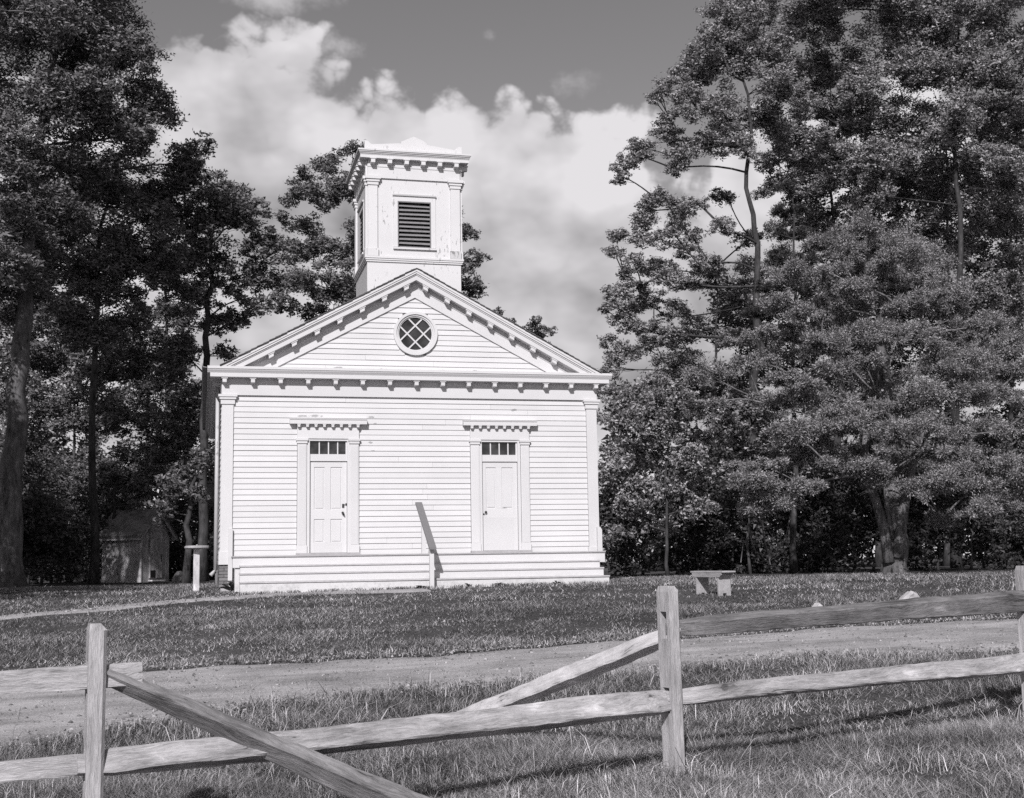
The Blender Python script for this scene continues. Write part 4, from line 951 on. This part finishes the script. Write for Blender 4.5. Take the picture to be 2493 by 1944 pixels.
# trees left of the frame whose crowns shade the small shed and the grass before it
def side_tree(x, y, h, r, seed, label):
    rng = np.random.RandomState(seed); lob = []
    for k in range(46):
        t = rng.uniform(.22, 1); a = rng.uniform(0, 6.28); q = r*math.sqrt(max(0, 1-((t-.5)/.55)**2))*rng.uniform(.3, 1)
        lob.append((np.array((x+q*math.cos(a), y+q*math.sin(a), h*t)), rng.uniform(.9, 1.3)))
    tree('shade_tree', label, (x, y), [(x, y, -.4), (x, y, h*.5), (x, y, h*.9)], lob, 'fine', 'leaf_dark', seed, r0=.3, fill=0, dens=.6)
side_tree(-10.4, -9.5, 13.0, 3.6, 61, 'leafy tree standing by the road left of the church lawn')
side_tree(-9.9, -0.5, 13.5, 3.5, 62, 'leafy tree standing left of the church lawn nearer the woods')
side_tree(-8.6, 6.5, 13.0, 3.0, 63, 'leafy tree at the woods edge left of the small shed')
# hanging vine under the cedar
vn = MB()
for pts in ([(1597,1105),(1600,1145),(1612,1178),(1640,1190),(1660,1180),(1675,1150),(1684,1110),(1690,1070)], [(1623,1110),(1630,1150),(1638,1178),(1643,1205)], [(1600,1140),(1585,1160),(1580,1200)]):
    vn.tube([at(x, y, 33.6) for x, y in pts], [.016]*len(pts), 5, False)
tag(vn.build('vine', 'pale_bark', None, True), 'bare looping vine hanging below the cedar branches', 'vine')

# ------------------------------------------------------------------ grass, litter, weeds
rng = np.random.RandomState(101)
def in_road(x, y, m=0.0): return (y > road_near(x)+m) & (y < road_far(x)-m)
def in_path(x, y): return (x > -9) & (x < 4.2) & (y > path_lo(x)) & (y < path_hi(x))
def scatter(n, d0, d1, margin):
    d = np.sqrt(rng.uniform(d0*d0, d1*d1, n)); l = rng.uniform(-1, 1, n)*(.405*d+margin)
    X = CAM[0]+HF[0]*d+HR[0]*l; Y = CAM[1]+HF[1]*d+HR[1]*l
    keep = ~((X > -.02) & (X < 8.62) & (Y > -.06) & (Y < 12.7)) & ~((X > .35) & (X < 8.5) & (Y > -1.83) & (Y < 0))
    e = .22*rng.rand(n)**2
    keep &= ~in_road(X, Y, 0) | (rng.rand(n) < .05) | (in_road(X, Y, 0) & ~in_road(X, Y, .5*rng.rand(n)**3))
    t = np.sin(X*1.3+2*np.sin(Y*.9))*np.sin(Y*1.7+1.5*np.sin(X*.8))+.5*np.sin(X*4.3+Y*2.2)*np.sin(Y*5.1-X*1.4)
    keep &= ~in_path(X, Y) | (rng.rand(n) < .26+.3*t)
    keep &= rng.rand(n) < np.clip(.68+.48*t, .12, 1)
    return X[keep], Y[keep], t[keep]
VV, FF, base = [], [], 0
def blades(n, d0, d1, h, wd, margin, segs):
    global base
    X, Y, t = scatter(n, d0, d1, margin); k = len(X); z = gz(X, Y)-.006
    hh = h*rng.uniform(.45, 1.25, k)*(1+.35*t)*np.where(rng.rand(k) < .03, 1.7, 1); a = rng.uniform(0, 6.28, k); lean = rng.uniform(.5, 3.2, k)*hh
    B = np.stack([X, Y, z], -1); D = np.stack([np.cos(a), np.sin(a), 0*a], -1); S = np.stack([-np.sin(a), np.cos(a), 0*a], -1)*(wd*rng.uniform(.6, 1.4, k))[:, None]*.5
    tip = B+D*lean[:, None]+np.array((0, 0, 1))*(hh*.85)[:, None]
    if segs == 1:
        V = np.stack([B-S, B+S, tip], 1); VV.append(V.reshape(-1, 3)); FF.append(np.arange(3*k).reshape(k, 3)+base); base += 3*k
    else:
        mid = B+D*(lean*.32)[:, None]+np.array((0, 0, 1))*(hh*.62)[:, None]
        V = np.stack([B-S, B+S, mid-S*.75, mid+S*.75, tip], 1); VV.append(V.reshape(-1, 3))
        o = (np.arange(k)*5+base)[:, None]; FF.append(np.concatenate([o+np.array([[0, 1, 3]]), o+np.array([[0, 3, 2]]), o+np.array([[2, 3, 4]])])); base += 5*k
blades(300000, 6.4, 9.8, .085, .0046, .6, 1)
blades(190000, 9.8, 13.8, .075, .0062, .8, 1)
blades(3000, 6.5, 13.0, .19, .0050, .6, 2)
blades(200000, 13.8, 22, .055, .0090, 1.2, 1)
blades(170000, 22, 37, .060, .0135, 1.5, 1)
def tufts(pts, n, r, h, wd):
    global base
    c = np.repeat(np.array(pts, float), n, axis=0); k = len(c); X = c[:, 0]+rng.normal(size=k)*r; Y = c[:, 1]+rng.normal(size=k)*r; z = gz(X, Y)-.006
    hh = h*rng.uniform(.4, 1.2, k); a = rng.uniform(0, 6.28, k); lean = rng.uniform(.2, 1.7, k)*hh
    B = np.stack([X, Y, z], -1); D = np.stack([np.cos(a), np.sin(a), 0*a], -1); S = np.stack([-np.sin(a), np.cos(a), 0*a], -1)*(wd*.5)
    mid = B+D*(lean*.3)[:, None]+np.array((0, 0, 1))*(hh*.62)[:, None]; tip = B+D*lean[:, None]+np.array((0, 0, 1))*(hh*.85)[:, None]
    V = np.stack([B-S, B+S, mid-S*.75, mid+S*.75, tip], 1); VV.append(V.reshape(-1, 3)); o = (np.arange(k)*5+base)[:, None]
    FF.append(np.concatenate([o+np.array([[0, 1, 3]]), o+np.array([[0, 3, 2]]), o+np.array([[2, 3, 4]])])); base += 5*k
tufts([(p[0], p[1]) for p in POSTS], 260, .12, .17, .005)
tx = rng.uniform(-5, 11, 240); tufts([(x, road_near(x)-abs(rng.normal())*.35) for x in tx], 34, .08, .11, .0055)
tx = rng.uniform(-5, 12, 200); tufts([(x, road_far(x)+abs(rng.normal())*.3+.05) for x in tx], 30, .08, .09, .007)
tufts([(x, -1.95-abs(rng.normal())*.1) for x in rng.uniform(.4, 8.6, 120)], 22, .06, .10, .012)
td = rng.uniform(7, 12.5, 170); tl = rng.uniform(-.42, .42, 170)*td
tufts([(CAM[0]+HF[0]*d_+HR[0]*l_, CAM[1]+HF[1]*d_+HR[1]*l_) for d_, l_ in zip(td, tl) if not in_road(CAM[0]+HF[0]*d_+HR[0]*l_, CAM[1]+HF[1]*d_+HR[1]*l_, -.1)], 46, .07, .14, .005)
gmesh = np_mesh('grass', np.concatenate(VV), np.concatenate(FF)); gmesh.materials.append(M['grass'])
go = kind(link('grass', gmesh), 'stuff'); go['label'] = 'rough grass growing over the lawn and the verges'; go['category'] = 'grass'
n = 6000; X = rng.uniform(-7, 15, n); far = rng.rand(n) < .6
Y = np.where(far, road_far(X)+.30*np.abs(rng.normal(size=n))*np.where(rng.rand(n) < .5, 1, .4)-.12, road_near(X)+.25*rng.normal(size=n))
sc = rng.rand(n) < .15; Y[sc] = rng.uniform(-20, -8, sc.sum()); pt = rng.rand(n) < .12; X[pt] = rng.uniform(-6, 1, pt.sum()); Y[pt] = interp(PC, X[pt])+.35*rng.normal(size=pt.sum())
P = np.stack([X, Y, gz(X, Y)+.035], -1); u = rng.normal(size=(n, 3)); u[:, 2] *= .25
lm = leaf_mesh('fallen_leaves', P, unit(u), .04, .026, rng, 'litter'); lo = kind(link('fallen_leaves', lm), 'stuff'); lo['label'] = 'dry fallen leaves strewn along the edges of the dirt road'; lo['category'] = 'leaves'
n = 5200; X = rng.uniform(-6, 14, n); fr = rng.rand(n); fr = np.where(rng.rand(n) < .5, fr**2.2, 1-fr**2.2); a_, b_ = road_near(X), road_far(X); Y = a_+(b_-a_)*(fr*1.06-.03)
sz = .006+.016*rng.rand(n)**3; gv = np.array([(1,0,0),(-1,0,0),(0,1,0),(0,-1,0),(0,0,.8),(0,0,-.6)]); gfc = np.array([(0,2,4),(2,1,4),(1,3,4),(3,0,4),(2,0,5),(1,2,5),(3,1,5),(0,3,5)])
rot = rng.uniform(0, 6.28, n); cg, sg = np.cos(rot), np.sin(rot); st3 = rng.uniform(.6, 1.4, (n, 1, 3)); q = gv[None]*st3*sz[:, None, None]
q = np.stack([q[..., 0]*cg[:, None]-q[..., 1]*sg[:, None], q[..., 0]*sg[:, None]+q[..., 1]*cg[:, None], q[..., 2]], -1)+np.stack([X, Y, gz(X, Y)+.034], -1)[:, None]
gme = np_mesh('gravel', q.reshape(-1, 3), (gfc[None]+(np.arange(n)*6)[:, None, None]).reshape(-1, 3)); gme.materials.append(M['litter'])
gr_ = kind(link('gravel', gme), 'stuff'); gr_['label'] = 'loose pebbles scattered over the dirt road'; gr_['category'] = 'gravel'
def weed(x, y, h, n, seed, label):
    r = np.random.RandomState(seed); mb = MB(); z = float(gz(x, y))
    for k in range(n):
        a = r.uniform(0, 6.28); b = np.array((0, 0, h*r.uniform(0, .4))); d = np.array((math.cos(a), math.sin(a), 0)); L = h*r.uniform(.5, .9); wv = np.array((-d[1], d[0], 0))*L*.24
        up = np.array((0, 0, r.uniform(.3, 1.1))); m1 = b+d*L*.45+up*L*.5; t = b+d*L+up*L*.45
        mb.add([b, m1-wv, t, m1+wv], [(0, 1, 2, 3)])
    o = mb.build('weed', 'leaf_under'); o.location = (x, y, z); return tag(o, label, 'weed')
weed(.22, -.35, .34, 22, 1, 'dark leafy weed at the left end of the church steps')
weed(4.05, -2.02, .17, 18, 2, 'low leafy weed at the foot of the handrail post')
weed(5.1, -1.98, .13, 16, 3, 'first low weed along the bottom step right of the handrail')
weed(5.75, -1.98, .15, 18, 4, 'second low weed along the bottom step right of the handrail')
weed(7.0, -2.0, .13, 16, 5, 'small weed under the bottom step toward its right end')
print('TRIS', sum(len(o.data.polygons)*(2 if len(o.data.polygons) and o.data.polygons[0].loop_total == 4 else 1) for o in bpy.data.objects if o.type == 'MESH'), len(bpy.data.objects))
